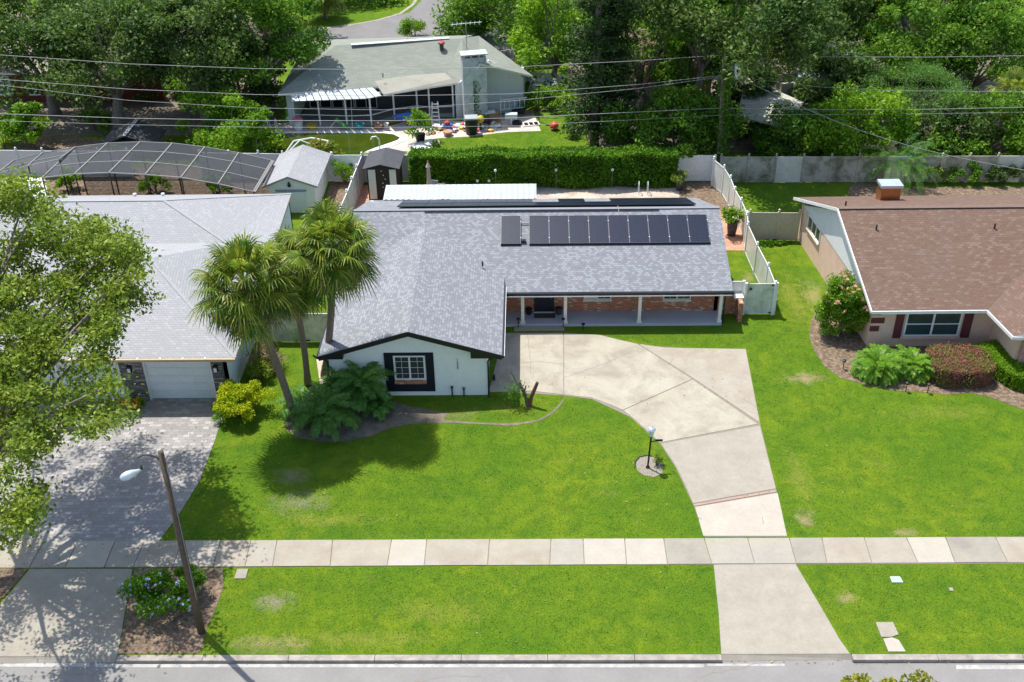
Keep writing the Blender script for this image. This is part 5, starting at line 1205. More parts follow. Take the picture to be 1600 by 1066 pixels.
sh('low variegated shrub in front of the weathered fence', 1452, 284, (1.3, .8, .75), 'oak', 56, nc=16, per=150, cr=.35, leaf=.08)
sh('dark green shrub in the mulch before the weathered fence', 1505, 285, (1.5, .8, .8), 'hedge', 57, nc=18, per=150, cr=.35, leaf=.08)
sh('low spreading shrub at the right frame edge before the weathered fence', 1570, 286, (1.8, .8, .7), 'oak_dark', 58, nc=18, per=150, cr=.35, leaf=.08)
sh('shrub at the patio edge beside the pale blue wall', 842, 172, (1.3, 1.2, .8), 'mid', 59, nc=14, per=140, cr=.4, leaf=.1)
sh('wild green shrub behind the lawn near the black post', 862, 165, (2.0, 1.8, .8), 'bright', 60, nc=22, per=140, cr=.4, leaf=.1)
sh('leafy shrub at the foot of the tall conifer', 985, 215, (2.6, 1.6, 1.0), 'bright', 61, nc=24, per=170, cr=.55, leaf=.11)
sh('sprawling shrub behind the tall hedge near the conifer', 905, 210, (1.5, 1.5, .8), 'mid', 62, nc=16, per=140, cr=.4, leaf=.1)
sh('shaded undergrowth shrub behind the weathered fence left part', 1190, 232, (2.4, 1.0, 1.1), 'oak_dark', 63, nc=20, per=150, cr=.5, leaf=.11)
feather_palm('cane_palm', 'drooping cane palm clump against the weathered fence', (g(1400, 285).x, g(1400, 285).y), 2.6, 1.2, M['areca'] if False else M['pygmy'], 64, n=16, stems=3, pin=.42, group=GS, spread=.6)
for (u, v, y, s_, lab) in ((1590, 150, 73, 65, 'fan palm at the right edge above the weathered fence'), (505, 8, 104, 66, 'yellowish fan palm beside the back street')):
    p = gy(u, v, y); fan_palm(lab, (p.x, y), (p.x, y, max(2.5, p.z)), 2.3, s_, GB, nfr=44, dead=14)
p = g(646, 60); bush('palmetto', 'small spiky palmetto beside the back street', (p.x, p.y), (1.1, 1.1, 1.0), M['bright'], 67, nc=14, per=60, cr=.5, leaf=.3, aspect=.12, group=GS)
# clipped hedge
hd = thing('hedge', 'long tall clipped hedge across the back of the yard', 'hedge', (1, 66, 0))
leaf_obj('foliage', leafbox(-7.7, 9.75, 65.35, 66.7, .05, 2.40, 52000, 71, .12, wob=.3), .085, M['hedge'], hd, seed=71)
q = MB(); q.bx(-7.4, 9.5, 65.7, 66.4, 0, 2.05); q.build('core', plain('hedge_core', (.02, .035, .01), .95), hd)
for i, (u, v, lab) in enumerate(((774, 268, 'left'), (785.5, 268, ''), (869, 267, ''), (957, 266.5, ''), (764, 284, ''), (746, 284, ''))):
    if i == 1: continue
    p = gy(u, v, 65.2); q = MB(); q.tube([(p.x, 65.2, 0), (p.x, 65.2, p.z)], .012, 5); 
    st = thing('garden_light', ['white garden light standing against the hedge above the patio roof', '', 'white garden light against the middle of the hedge', 'white garden light against the right half of the hedge', 'short white garden light low against the hedge behind the patio roof', 'shortest white garden light left of the others along the hedge'][i], 'garden light', (p.x, 65.2, 0), 'garden lights along the hedge')
    q.build('stake', M['grey'], st); q = MB(); q.blob((p.x, 65.2, p.z+.06), .10, .08, .10, i, .02); q.build('lamp_head', M['white'], st)

# ============================================================ FRONT GARDEN PLANTS
pA, pB, pC = g(462, 655), g(480, 600), g(507, 588)
GP = 'cabbage palms in the front bed'
fan_palm('leaning cabbage palm nearest the street with the widest crown', (pA.x, pA.y), (-11.98, 39.3, 7.9), 2.5, 81, GP, nfr=72, dead=54)
fan_palm('cabbage palm standing between the other two, crown mostly hidden', (g(551, 600).x-2.2, pB.y), (-10.5, 41.4, 7.2), 2.2, 82, GP, nfr=48, dead=34, tr=.15)
fan_palm('upright cabbage palm beside the white house gable', (pC.x, pC.y), (-8.42, 41.25, 8.6), 2.35, 83, GP, nfr=68, dead=26)
GQ = 'pygmy palms under the cabbage palms'
for i, (u, v, R_, H_, sd, lab) in enumerate(((512, 668, 1.75, .9, 91, 'largest dark feather palm at the front of the palm bed'), (567, 640, 1.5, 1.3, 92, 'feather palm leaning on the white gable wall'), (470, 650, 1.2, .6, 93, 'low feather palm at the foot of the leaning palm trunk'), (535, 628, 1.3, .9, 94, 'feather palm between the gable wall and the large one'), (583, 645, .85, .45, 95, 'small low feather palm at the right end of the palm bed'))):
    p = g(u, v); feather_palm('pygmy_palm', lab, (p.x, p.y), R_, H_, M['pygmy'], sd, n=26, stems=2 if i < 2 else 1, pin=.34, group=GQ)
p = g(378, 648); bush('golden_shrub', 'rounded golden yellow shrub beside the stone pier', (p.x, p.y), (1.2, 1.1, .95), M['yellow'], 101, nc=40, per=260, cr=.32, leaf=.055)
p = g(347, 652); bush('fern', 'small green fern tuft left of the golden shrub', (p.x, p.y), (.6, .5, .3), M['areca'], 102, nc=10, per=90, cr=.22, leaf=.08, aspect=.2)
p = g(208, 640); bush('croton', 'orange-leaved croton at the foot of the stone pier', (p.x, p.y), (.5, .4, .45), M['bright'], 103, nc=8, per=80, cr=.2, leaf=.07, flowers=(M['orangefl'], 24, .07))
p = g(418, 575); bush('ornamental_grass', 'dry straw-coloured grass clump between the two houses', (p.x, p.y), (.8, .9, .75), M['dead'], 104, nc=12, per=60, cr=.4, leaf=.26, aspect=.06, cat='grass clump')
p = g(405, 596); bush('ornamental_grass', 'green grass clump just behind the golden shrub', (p.x, p.y), (.8, .7, .6), M['oak'], 105, nc=10, per=60, cr=.35, leaf=.22, aspect=.08, cat='grass clump')
p = g(264, 945); bush('plumbago', 'sprawling plumbago with pale blue flowers in the street mulch bed', (p.x, p.y), (1.45, 1.05, .75), M['hedge'], 106, nc=46, per=230, cr=.32, leaf=.055, flowers=(M['bluefl'], 40, .05), low=0)
# stump with sprouts
st = thing('tree_stump', 'forked broken tree trunk with green sprouts beside the driveway', 'tree stump', (g(828, 634).x, g(828, 634).y, 0)); p = g(826, 634)
q = MB(); q.tube([(p.x, p.y, -.05), (p.x+.12, p.y, .5), (p.x+.28, p.y-.02, .95), (p.x+.42, p.y, 1.35)], [.13, .10, .09, .075], 8); q.build('trunk', pmat('red_bark', (.20, .06, .045), (.12, .08, .06), 5, .95, bmp=1), st)
q = MB(); q.tube([(p.x-.02, p.y, -.05), (p.x-.12, p.y, .5), (p.x-.28, p.y-.02, .95), (p.x-.42, p.y+.1, 1.3)], [.12, .09, .08, .06], 8); q.tube([(p.x-.2, p.y, .8), (p.x-.12, p.y+.02, 1.15)], [.05, .03], 6)
for k in range(7): q.tube([(p.x-.4, p.y, 1.0), (p.x-.55-.05*k, p.y+.1*(k-3), 1.5+.06*k), (p.x-.6-.09*k, p.y+.13*(k-3), 1.9+.05*(k % 3))], [.012, .008, .004], 4, cap=False)
q.build('limb', M['bark'], st); r = np.random.default_rng(5); Q = np.array([p.x-.62, p.y, .85])+r.normal(size=(520, 3))*np.array([.26, .2, .34]); leaf_obj('sprouts', Q[Q[:, 2] > .1], .05, M['hedge'], st, seed=5)['kind'] = 'stuff'
# right garden
p = g(1312, 522); bush('camellia', 'tall shrub with pale pink blooms at the corner of the peach house', (p.x, p.y), (1.2, 1.1, 1.9), M['bright'], 111, nc=90, per=230, cr=.36, leaf=.06, flowers=(M['pinkfl'], 46, .085), low=-.8)
GR = 'cane palms before the peach house'
for u, v, R_, sd, lab in ((1366, 585, 1.35, 112, 'larger bright cane palm at the left front of the peach house'), (1426, 583, 1.15, 113, 'smaller bright cane palm beside the bronze clipped shrub')):
    p = g(u, v); feather_palm('cane_palm', lab, (p.x, p.y), R_, .35, M['areca'], sd, n=24, stems=3, pin=.36, group=GR, spread=.3)
a_, c_ = g(1460, 602), g(1546, 612)
rb = thing('clipped_shrub', 'large clipped shrub with bronze and green leaves before the window', 'shrub', (21.3, 43.4, 0))
r = np.random.default_rng(114); n_ = 26000; ang = r.random(n_)*2*np.pi; kk = r.random(n_); cxx, cyy = g(1502, 600).x, g(1502, 600).y+.75; RX, RY_, HZ = 1.45, 1.15, 1.05
top = kk < .55; rad_ = np.sqrt(r.random(n_)); ex = 2/3.2
def sup(a): return np.sign(np.cos(a))*np.abs(np.cos(a))**ex, np.sign(np.sin(a))*np.abs(np.sin(a))**ex
sx, sy = sup(ang); P = np.empty((n_, 3)); P[:, 0] = cxx+sx*RX*np.where(top, rad_, 1); P[:, 1] = cyy+sy*RY_*np.where(top, rad_, 1); P[:, 2] = np.where(top, HZ-.12*rad_**3, r.random(n_)*HZ)
P += r.normal(size=(n_, 3))*.05; leaf_obj('foliage', P, .04, M['red'], rb, seed=114)
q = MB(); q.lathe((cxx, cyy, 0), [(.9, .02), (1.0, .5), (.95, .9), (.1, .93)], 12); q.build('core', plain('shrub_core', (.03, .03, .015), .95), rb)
def hedgeband(label, L, hw, H_, n, seed, mat):
    t = thing('hedge', label, 'hedge', (L[0][0], L[0][1], 0)); r = np.random.default_rng(seed); P = []; q = MB()
    for (a, c) in zip(L, L[1:]):
        a, c = np.array([a[0], a[1]]), np.array([c[0], c[1]]); d = c-a; ln = np.linalg.norm(d); d /= ln; nn = np.array([-d[1], d[0]]); m_ = int(n*ln)
        s_ = r.random(m_)*(ln+.3)-.15; k = r.random(m_); tp = k < .5; w_ = (r.random(m_)*2-1)*hw; sd = np.where(r.random(m_) < .5, hw, -hw)
        xy = a+s_[:, None]*d+np.where(tp, w_, sd)[:, None]*nn; z = np.where(tp, H_, r.random(m_)*H_); P.append(np.column_stack([xy, z]))
        q.box(((a[0]+c[0])/2, (a[1]+c[1])/2, (H_-.12)/2), ln, hw*2-.2, H_-.12, math.atan2(d[1], d[0]))
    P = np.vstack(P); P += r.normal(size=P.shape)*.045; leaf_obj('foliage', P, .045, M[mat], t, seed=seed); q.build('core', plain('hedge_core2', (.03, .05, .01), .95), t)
h0, h1, h2 = g(1535, 560), g(1585, 598), g(1680, 625)
hedgeband('bright green clipped hedge curving past the bronze shrub to the porch', [(h0.x, h0.y), (h1.x, h1.y), (h2.x, h2.y)], .62, .85, 5200, 115, 'lime')
bush('shrub', 'low green creeper at the foot of the short beige fence', (14.8, 57.3), (1.2, .25, .12), M['hedge'], 116, nc=16, per=90, cr=.16, leaf=.06, stem=False)
def inpoly(x, y, poly):
    c = np.zeros(len(x), bool); n = len(poly)
    for i in range(n):
        x1, y1 = poly[i]; x2, y2 = poly[(i+1) % n]
        m = ((y1 > y) != (y2 > y)) & (x < (x2-x1)*(y-y1)/(y2-y1+1e-12)+x1); c ^= m
    return c
# foreground oak (left) and the tree tops below the camera
def big_oak():
    t = thing('oak_tree', 'large sunlit oak with open crown over the paver driveway', 'tree', (-21.8, 29.4, 0))
    OUT = [(-140, 262), (20, 276), (62, 296), (104, 322), (132, 342), (172, 362), (202, 370), (224, 394), (216, 430), (242, 468), (230, 505), (200, 522), (172, 545), (166, 580), (212, 618), (196, 652), (160, 680), (112, 688), (62, 700), (50, 740), (56, 790), (40, 820), (20, 846), (-140, 862)]
    r = np.random.default_rng(121); C = []
    while len(C) < 300:
        u, v = r.uniform(-140, 245), r.uniform(262, 862)
        if not inpoly(np.array([u]), np.array([v]), OUT)[0]: continue
        if u < -15 and r.random() < .6: continue
        if v > 560 and r.random() < .38: continue
        if math.sin(u*.045+1.3)*math.sin(v*.038+u*.02) > .62: continue
        zc = float(np.interp(v, [270, 480, 640, 860], [12.3, 9.4, 7.8, 5.4]))+r.uniform(-1.3, .8)
        p = g(u, v, zc)
        C.append((p.x, p.y, p.z))
    C1 = np.array(C); idx = np.repeat(np.arange(len(C1)), 180); d = r.normal(size=(len(idx), 3)); sz = .42+.32*r.random(len(C1))
    P1 = C1[idx]+d*sz[idx][:, None]*np.array([.58, .58, .32])
    P4, C4 = clumps((-24.2, 28.8, 8.6), (3.0, 3.4, 1.4), 7, 160, .5, 124, -.7, .75, .35)
    C = np.vstack([C1[::2], C4]); mb = MB(); limbs(mb, (-21.8, 29.4, 0), (-20.8, 31.6, 4.6), C, 38, .34, 121)
    mb.build('trunk', M['bark_grey'], t, True); leaf_obj('crown', np.vstack([P1, P4]), .092, M['oak'], t, seed=121, aspect=.5)
big_oak()
p = gy(1365, 1064, 22.0)
def tops():
    z = 6.5; a = g(1318, 1082, z); c = g(1405, 1076, z)
    t = thing('street_tree', 'golden-tipped tree crown poking in at the bottom edge below the right verge', 'tree', (a.x*.5+c.x*.5, a.y-.5, -.13))
    P, C = clumps(((a.x+c.x)/2, a.y-.75, z-.6), (2.0, 1.2, 1.2), 40, 300, .42, 125, -.3, .8, .5); mb = MB(); limbs(mb, ((a.x+c.x)/2, a.y-.8, -.13), ((a.x+c.x)/2, a.y-.8, 3.6), C, 14, .14, 5)
    mb.build('trunk', M['bark'], t, True); leaf_obj('crown', P, .075, M['yellow'] if False else leafmat('gold_green', (.17, .22, .015), (.27, .29, .02), (.32, .26, .04), .3), t, seed=126)
tops()

# ============================================================ STREET AND YARD FURNITURE
sl_p = g(315, 988); tp = gy(251, 706, 27.55)
SL = thing('street_lamp', 'leaning wooden street lamp pole with white cobra-head lamp', 'street lamp', (sl_p.x, sl_p.y, 0))
q = MB(); q.tube([(sl_p.x, sl_p.y, -.1), (sl_p.x*.5+tp.x*.5, sl_p.y*.5+tp.y*.5, tp.z/2), tp], [.145, .12, .095], 12); q.build('pole', M['wood'], SL, True)
a_ = tp-Vector((0, 0, .45)); hd_ = gy(219, 735, 27.2)
q = MB(); q.tube([a_, a_+Vector((-.15, -.03, .22)), a_+Vector((-.34, -.06, .36)), a_+Vector((-.55, -.1, .40)), a_+Vector((-.74, -.13, .32)), hd_+Vector((.10, .0, .22)), hd_], .034, 6); q.build('arm', M['darkgrey'], SL)
dd = (gy(203, 742, 27.0)-hd_).normalized(); q = MB()
pts = [hd_+Vector((.06, 0, .04))+dd*k for k in (0, .1, .17, .3, .47, .62, .7, .73)]; q.tube(pts, [.04, .06, .08, .13, .155, .13, .08, .02], 14)
q.build('lamp_head', M['steel'], SL, True)
q = MB(); q.tube([hd_+Vector((.05, 0, .05)), hd_+Vector((.05, 0, .17))], .05, 8); q.build('photocell', M['black'], SL)
q = MB(); q.tube([tp-Vector((-.10, .04, .8)), (sl_p.x+.15, sl_p.y-.1, 1.8)], .012, 5); q.box((tp.x+.1, tp.y-.02, tp.z-.75), .10, .08, .22); q.build('cable', M['grey'], SL)
lp = g(1012, 731)
PL = thing('post_lamp', 'black garden post lamp with glass lantern on its gravel circle', 'post lamp', (lp.x, lp.y, 0))
q = MB(); q.tube([(lp.x, lp.y, 0), (lp.x+.06, lp.y, 1.75)], .042, 10); q.lathe((lp.x, lp.y, 0), [(.09, 0), (.09, .05), (.05, .12)], 10); q.build('pole', M['black'], PL)
q = MB(); q.beam((lp.x+.05, lp.y, 1.45), (lp.x+.42, lp.y, 1.5), .03, .03); q.box((lp.x+.40, lp.y, 1.52), .32, .05, .09); q.build('name_bracket', M['black'], PL)
q = MB(); q.lathe((lp.x+.06, lp.y, 1.75), [(.07, 0), (.10, .05), (.15, .34), (.155, .36)], 8); ln_ = q.build('lantern', M['pwater'], PL)
q = MB(); q.lathe((lp.x+.06, lp.y, 2.11), [(.18, 0), (.13, .08), (.04, .14), (.01, .19)], 8); q.build('lantern_cap', M['steel'], ln_)
p = g(1027, 726); bush('rose_bush', 'sparse rose bush in the gravel circle behind the post lamp', (p.x, p.y), (.32, .28, .3), M['oak'], 131, nc=10, per=26, cr=.14, leaf=.045)
# landscape lights
GL = 'black path lights in the right-hand bed'
def pathlight(u, v, lab, grp=GL, h=.42):
    p = g(u, v); t = thing('path_light', lab, 'path light', (p.x, p.y, 0), grp); q = MB(); q.tube([(p.x, p.y, 0), (p.x, p.y, h)], .022, 6); q.build('stake', M['black'], t)
    q = MB(); q.lathe((p.x, p.y, h), [(.05, 0), (.10, .06), (.10, .11), (.02, .14)], 8); q.build('lamp_head', M['black'], t)
for u, v, lab in ((1274, 499, 'path light beside the pink-flowering shrub'), (1317, 577, 'path light at the leftmost bend of the peach house bed'), (1372, 603, 'path light below the larger cane palm'), (1415, 612, 'path light below the smaller cane palm'), (1449, 614, 'path light left of the bronze clipped shrub')): pathlight(u, v, lab)
for u, v, lab in ((810, 513, 'path light left of the porch step'), (880, 513, 'path light right of the porch step'), (911, 516, 'low path light in the grass right of the porch step')): pathlight(u, v, lab, 'path lights in front of the porch', .3 if u > 900 else .5)
# porch things
DM = thing('doormat', 'dark brown doormat before the black front door', 'doormat', (.85, 49.1, .151)); q = MB(); q.bx(.30, 1.42, 48.92, 49.38, .152, .175); q.build('mat', pmat('doormat', (.12, .08, .06), (.08, .055, .04), 8, .95), DM)
def pot(name, lab, p, r_, h, mat, plant=None, seed=1, z=0, grp=None, pr=(.3, .3, .35), leaf=.07, asp=.4, cat='planter'):
    t = thing(name, lab, cat, (p[0], p[1], z), grp); q = MB(); q.lathe((p[0], p[1], z), [(r_*.7, 0), (r_*.95, h*.6), (r_, h*.92), (r_*1.08, h*.93), (r_*1.08, h), (r_*.9, h), (r_*.88, h*.9), (.01, h*.9)], 14); q.build('pot', M[mat], t, True)
    if plant:
        P, C = clumps((p[0], p[1], z+h+pr[2]*.5), pr, 12, 50, .18*pr[0]/.3, seed, -.3); leaf_obj('plant', P, leaf, M[plant], t, seed=seed, aspect=asp)
    return t
pot('planter', 'round dark planter left of the front door', (.02, 49.35), .17, .34, 'black', None, z=.151, grp='planters by the front door'); pot('planter', 'round dark planter right of the front door', (1.62, 49.35), .19, .36, 'darkgrey', None, z=.151, grp='planters by the front door')
p = g(1142, 362); pot('potted_plant', 'tall grey planter with leafy green plant on the terracotta path', (p.x-.05, p.y-.5), .33, 1.0, 'darkgrey', 'bright', 7, pr=(.55, .5, .5), leaf=.13, asp=.35, cat='potted plant')
p = g(1062, 300); pot('potted_plant', 'dark pot with thin leafy plant at the end of the tall hedge', (p.x, p.y+.3), .28, .8, 'darkgrey', 'oak', 8, pr=(.5, .4, .3), leaf=.12, asp=.2, cat='potted plant')
# pool ladder of the hidden pool
t = thing('pool_ladder', 'chrome pool handrails showing above the solar panels', 'pool ladder', (g(1005, 305).x, g(1005, 305).y, 0))
for u in (998, 1012): p = g(u, 305); q = MB(); q.tube([(p.x, p.y, 0), (p.x, p.y, .75), (p.x, p.y+.2, .88), (p.x, p.y+.45, .75), (p.x, p.y+.45, 0)], .03, 6); q.build('handrail', M['steel'], t)
# covers in the verge
def plate(name, lab, px, mat, z=.02, h=.05, cat='cover'):
    q = MB(); q.slab([g(u, v)+Vector((0, 0, z)) for u, v in px], h); o = q.build(name, M[mat]); return tag(o, lab, cat)
M['mint'] = pmat('mint_lid', (.42, .66, .58), (.36, .58, .52), 4, .5)
plate('meter_cover', 'grey water meter lid beside the mulch bed', ((371, 890), (388, 890), (384, 905), (366, 905)), 'walk_grey', .04, .06)
plate('valve_cover', 'pale mint utility lid in the right verge', ((1390, 902), (1406, 902), (1411, 911), (1394, 911)), 'mint', .04, .06)
plate('drain_cover', 'small round-cornered grey cover in the right verge grass', ((1482, 919), (1488, 919), (1490, 924), (1484, 924)), 'walk_grey', .03, .05)
b = MB(); b.slab([g(u, v)+Vector((0, 0, .03)) for u, v in ((1368, 973), (1395, 973), (1404, 992), (1392, 996), (1377, 996))], .06); b.build('stepping_slab', M['drive_grey'])['kind'] = 'structure'
b = MB(); b.slab([g(u, v)+Vector((0, 0, .034)) for u, v in ((1380, 999), (1394, 997), (1404, 1001), (1415, 1019), (1388, 1019))], .06); b.build('stepping_slab', M['drive_light'])['kind'] = 'structure'
# grill
p = g(586, 318); t = thing('barbecue', 'kettle barbecue with silver lid beside the dark brown shed', 'barbecue', (p.x, p.y+1.2, 0)); c_ = (p.x+.05, p.y+1.2)
q = MB(); q.blob((c_[0], c_[1], .95), .36, .32, .24, 1, .0, 14); q.build('lid', M['steel'], t, True)
for k in range(4): a = math.pi/4+k*math.pi/2; q = MB(); q.tube([(c_[0]+.2*math.cos(a), c_[1]+.2*math.sin(a), .8), (c_[0]+.36*math.cos(a), c_[1]+.36*math.sin(a), 0)], .02, 5); q.build('leg', M['black'], t)
q = MB(); q.box((c_[0]+.1, c_[1]-.1, .45), .5, .4, .04); q.build('shelf', M['steel'], t)
t = thing('umbrella', 'closed beige patio umbrella in front of the hedge', 'umbrella', (g(671, 290).x, 63.6, 0)); p = gy(669, 258, 63.6); x = gy(671, 285, 63.6).x
q = MB(); q.tube([(x, 63.6, 0), (x-.02, 63.6, p.z+.3)], .03, 6); q.build('pole', M['wood_light'], t)
q = MB(); q.lathe((x-.02, 63.6, .5), [(.24, 0), (.20, .5), (.13, 1.1), (.10, p.z-.7), (.17, p.z-.62), (.05, p.z-.35), (.01, p.z-.22)], 10); q.build('canopy', pmat('umbrella_cloth', (.50, .38, .33), (.42, .32, .28), 6, .9), t)
def patio_chair(lab, x, y, rz, grp, mat='grey'):
    t = thing('patio_chair', lab, 'chair', (x, y, 0), grp); R2_ = Matrix.Rotation(rz, 3, 'Z'); o = Vector((x, y, 0))
    q = MB(); q.box((x, y, .42), .5, .5, .05, rz); q.build('seat', M[mat], t); q = MB(); p = o+R2_ @ Vector((0, .26, .75)); q.box(p, .5, .05, .62, rz); q.build('backrest', M[mat], t)
    for a in (-.22, .22):
        for b_ in (-.22, .22): p = o+R2_ @ Vector((a, b_, 0)); q = MB(); q.tube([(p.x, p.y, 0), (p.x, p.y, .42)], .02, 5); q.build('leg', M['darkgrey'], t)
patio_chair('grey patio chair right of the closed umbrella', gy(690, 285, 63.8).x, 63.8, .2, 'patio chairs before the hedge'); patio_chair('grey patio chair tucked behind the closed umbrella', gy(677, 285, 64.3).x, 64.3, -.2, 'patio chairs before the hedge')
t = thing('patio_bench', 'terracotta bench beside the dark brown shed', 'bench', (g(634, 290).x, 64.2, 0)); p = gy(634, 287, 64.2); q = MB(); q.bx(p.x-.55, p.x+.55, 64.0, 64.45, .30, .44); q.build('seat', pmat('peach_paint', (.6, .33, .24), (.5, .28, .2), 3, .7), t); 
for dx in (-.45, .45): q = MB(); q.bx(p.x+dx-.05, p.x+dx+.05, 64.05, 64.4, 0, .3); q.build('leg', M['wood_light'], t)

# ============================================================ CLUTTER ROUND THE SAGE-ROOFED HOUSE
def C(u, v): return g(u, v)
def simple(name, lab, cat, parts, u, v, grp=None):
    p = C(u, v); t = thing(name, lab, cat, (p.x, p.y, 0), grp)
    for nm, mat, fn in parts: q = MB(); fn(q, p); q.build(nm, M[mat] if isinstance(mat, str) else mat, t)
    return t
RED = plain('toy_red', (.55, .05, .03), .5); BLUE = plain('toy_blue', (.03, .12, .42), .4); YEL = plain('toy_yellow', (.70, .50, .03), .5); GRN = plain('toy_green', (.12, .45, .10), .5); TEAL = plain('teal_plastic', (.06, .38, .40), .5); PINK = plain('pink_plastic', (.65, .18, .28), .5)
simple('step_ladder', 'white open step ladder leaning at the screened porch', 'ladder', [('rail', 'white', lambda q, p: (q.beam((p.x-.3, p.y, 0), (p.x-.2, p.y+.25, 1.7), .05, .08))), ('rail', 'white', lambda q, p: q.beam((p.x+.3, p.y, 0), (p.x+.2, p.y+.25, 1.7), .05, .08)), ('treads', 'white', lambda q, p: [q.bx(p.x-.27, p.x+.27, p.y+.05*k, p.y+.05*k+.1, .3*k+.3, .3*k+.35) for k in range(5)])], 681, 195)
pot('potted_plant', 'potted palm-like plant in a black pot at the pool corner', (C(657, 222).x, C(657, 222).y), .38, .6, 'black', 'bright', 9, pr=(.75, .7, 1.2), leaf=.2, asp=.25, cat='potted plant')
simple('trash_bin', 'tall black bin with grey lid on the cluttered patio', 'bin', [('bin_body', 'black', lambda q, p: q.tube([(p.x, p.y, 0), (p.x, p.y, 1.2)], [.42, .5], 10)), ('lid', 'steel', lambda q, p: q.box((p.x, p.y, 1.26), .95, .8, .12, .1))], 737, 209)
simple('play_ball', 'yellow ball beside the black bin', 'ball', [('ball_body', YEL, lambda q, p: q.blob((p.x, p.y, .9), .3, .3, .3, 1, .02, 12)), ('stand', 'wood', lambda q, p: q.tube([(p.x, p.y, 0), (p.x, p.y, .65)], .08, 6))], 751, 204)
simple('play_ball', 'red ball on the bright back lawn', 'ball', [('ball_body', RED, lambda q, p: q.blob((p.x, p.y, .3), .33, .33, .33, 2, .03, 12))], 866, 203)
simple('kayak', 'blue kayak leaning at the screened porch', 'kayak', [('hull', BLUE, lambda q, p: q.tube([(p.x-1.1, p.y, .75), (p.x-.7, p.y, .72), (p.x, p.y+.1, .72), (p.x+.8, p.y+.2, .78), (p.x+1.2, p.y+.2, .84)], [.04, .2, .26, .2, .04], 10)), ('rack', 'wood', lambda q, p: (q.bx(p.x-.05, p.x+.05, p.y-.1, p.y+.2, 0, .5)))], 637, 196)
simple('garden_chair', 'green plastic chair left of the screened porch', 'chair', [('seat', GRN, lambda q, p: q.box((p.x, p.y, .42), .5, .5, .06)), ('backrest', GRN, lambda q, p: q.box((p.x, p.y+.25, .8), .5, .06, .7)), ('leg', GRN, lambda q, p: q.tube([(p.x-.2, p.y-.2, 0), (p.x-.2, p.y-.2, .4)], .03, 5)), ('leg', GRN, lambda q, p: q.tube([(p.x+.2, p.y-.2, 0), (p.x+.2, p.y-.2, .4)], .03, 5))], 453, 193)
simple('cooler', 'white bucket cooler with pink lid by the pool', 'cooler', [('bucket', 'white', lambda q, p: q.tube([(p.x, p.y, 0), (p.x, p.y, .75)], [.3, .36], 10)), ('lid', PINK, lambda q, p: q.tube([(p.x, p.y, .76), (p.x, p.y, .95)], [.4, .34], 10))], 467, 203)
for u, v, m_, lab in ((488, 202, YEL, 'yellow pot by the pool edge'), (562, 201, TEAL, 'teal pot by the pool edge'), (592, 201, 'terracotta', 'terracotta pot by the pool edge'), (603, 200, 'cream', 'small cream pot by the pool edge')):
    p = C(u, v); t = thing('flower_pot', lab, 'flower pot', (p.x, p.y, 0), 'pots along the pool'); q = MB(); s_ = .22 if u == 603 else .38; q.lathe((p.x, p.y, 0), [(s_*.6, 0), (s_, .32), (s_*1.1, .36), (s_*.8, .36), (s_*.7, .28), (.01, .27)], 12); q.build('pot', M[m_] if isinstance(m_, str) else m_, t)
simple('lounge_chair', 'folded green and white lounge chair by the pool', 'lounge chair', [('frame', 'white', lambda q, p: q.beam((p.x-.7, p.y, .1), (p.x-.1, p.y+.1, .75), .1, .04)), ('cushion', GRN, lambda q, p: q.beam((p.x-.2, p.y, .8), (p.x+.75, p.y-.1, .12), .45, .07))], 530, 202)
simple('pool_rail', 'white pool handrail pair at the left end of the green pool', 'handrail', [('rail', 'white', lambda q, p: q.tube([(p.x, p.y-.3, 0), (p.x, p.y-.3, .7), (p.x, p.y, .9), (p.x, p.y+.3, .6), (p.x, p.y+.3, 0)], .04, 6)), ('rail', 'white', lambda q, p: q.tube([(p.x+.55, p.y-.3, 0), (p.x+.55, p.y-.3, .7), (p.x+.55, p.y, .9), (p.x+.55, p.y+.3, .6), (p.x+.55, p.y+.3, 0)], .04, 6))], 421, 204)
def swingframe(q, p):
    a = gy(450, 240, 69.6); tl, tr_ = gy(460, 218, 70.5), gy(514, 218, 70.5)
    for pts in ([(tl.x-1.2, 69.2, .1), (tl.x, 70.2, tl.z)], [(tr_.x, 70.2, tr_.z), (tr_.x+1.1, 69.2, .1)], [(tl.x, 70.2, tl.z), ((tl.x+tr_.x)/2, 70.5, tl.z+.1), (tr_.x, 70.2, tr_.z)], [(tl.x-.8, 69.2, .6), (tl.x+.5, 70, tl.z+.15), (tl.x+1.8, 70.4, .9)], [(tr_.x, 70.2, tr_.z), (tr_.x-.5, 69.4, .8)]): q.tube(pts, .06, 6)
simple('climbing_arch', 'white tubular play frame standing before the green pool', 'play frame', [('tube_frame', 'white', swingframe)], 487, 242)
simple('pool_net', 'long-handled white pool net propped at the pool', 'pool net', [('handle', 'white', lambda q, p: q.tube([(p.x-.2, p.y+1.8, 1.9), (p.x, p.y, .1)], .03, 5)), ('net', 'steel_white', lambda q, p: q.box((p.x-.35, p.y+1.8, 1.9), .5, .25, .06))], 551, 202)
simple('swan_spout', 'curved white swan-neck pool spout by the dark shed', 'pool spout', [('spout', 'white', lambda q, p: q.tube([(p.x, p.y, 0), (p.x, p.y, .9), (p.x-.2, p.y, 1.15), (p.x-.5, p.y, 1.1), (p.x-.6, p.y, .9)], .05, 6))], 594, 237)
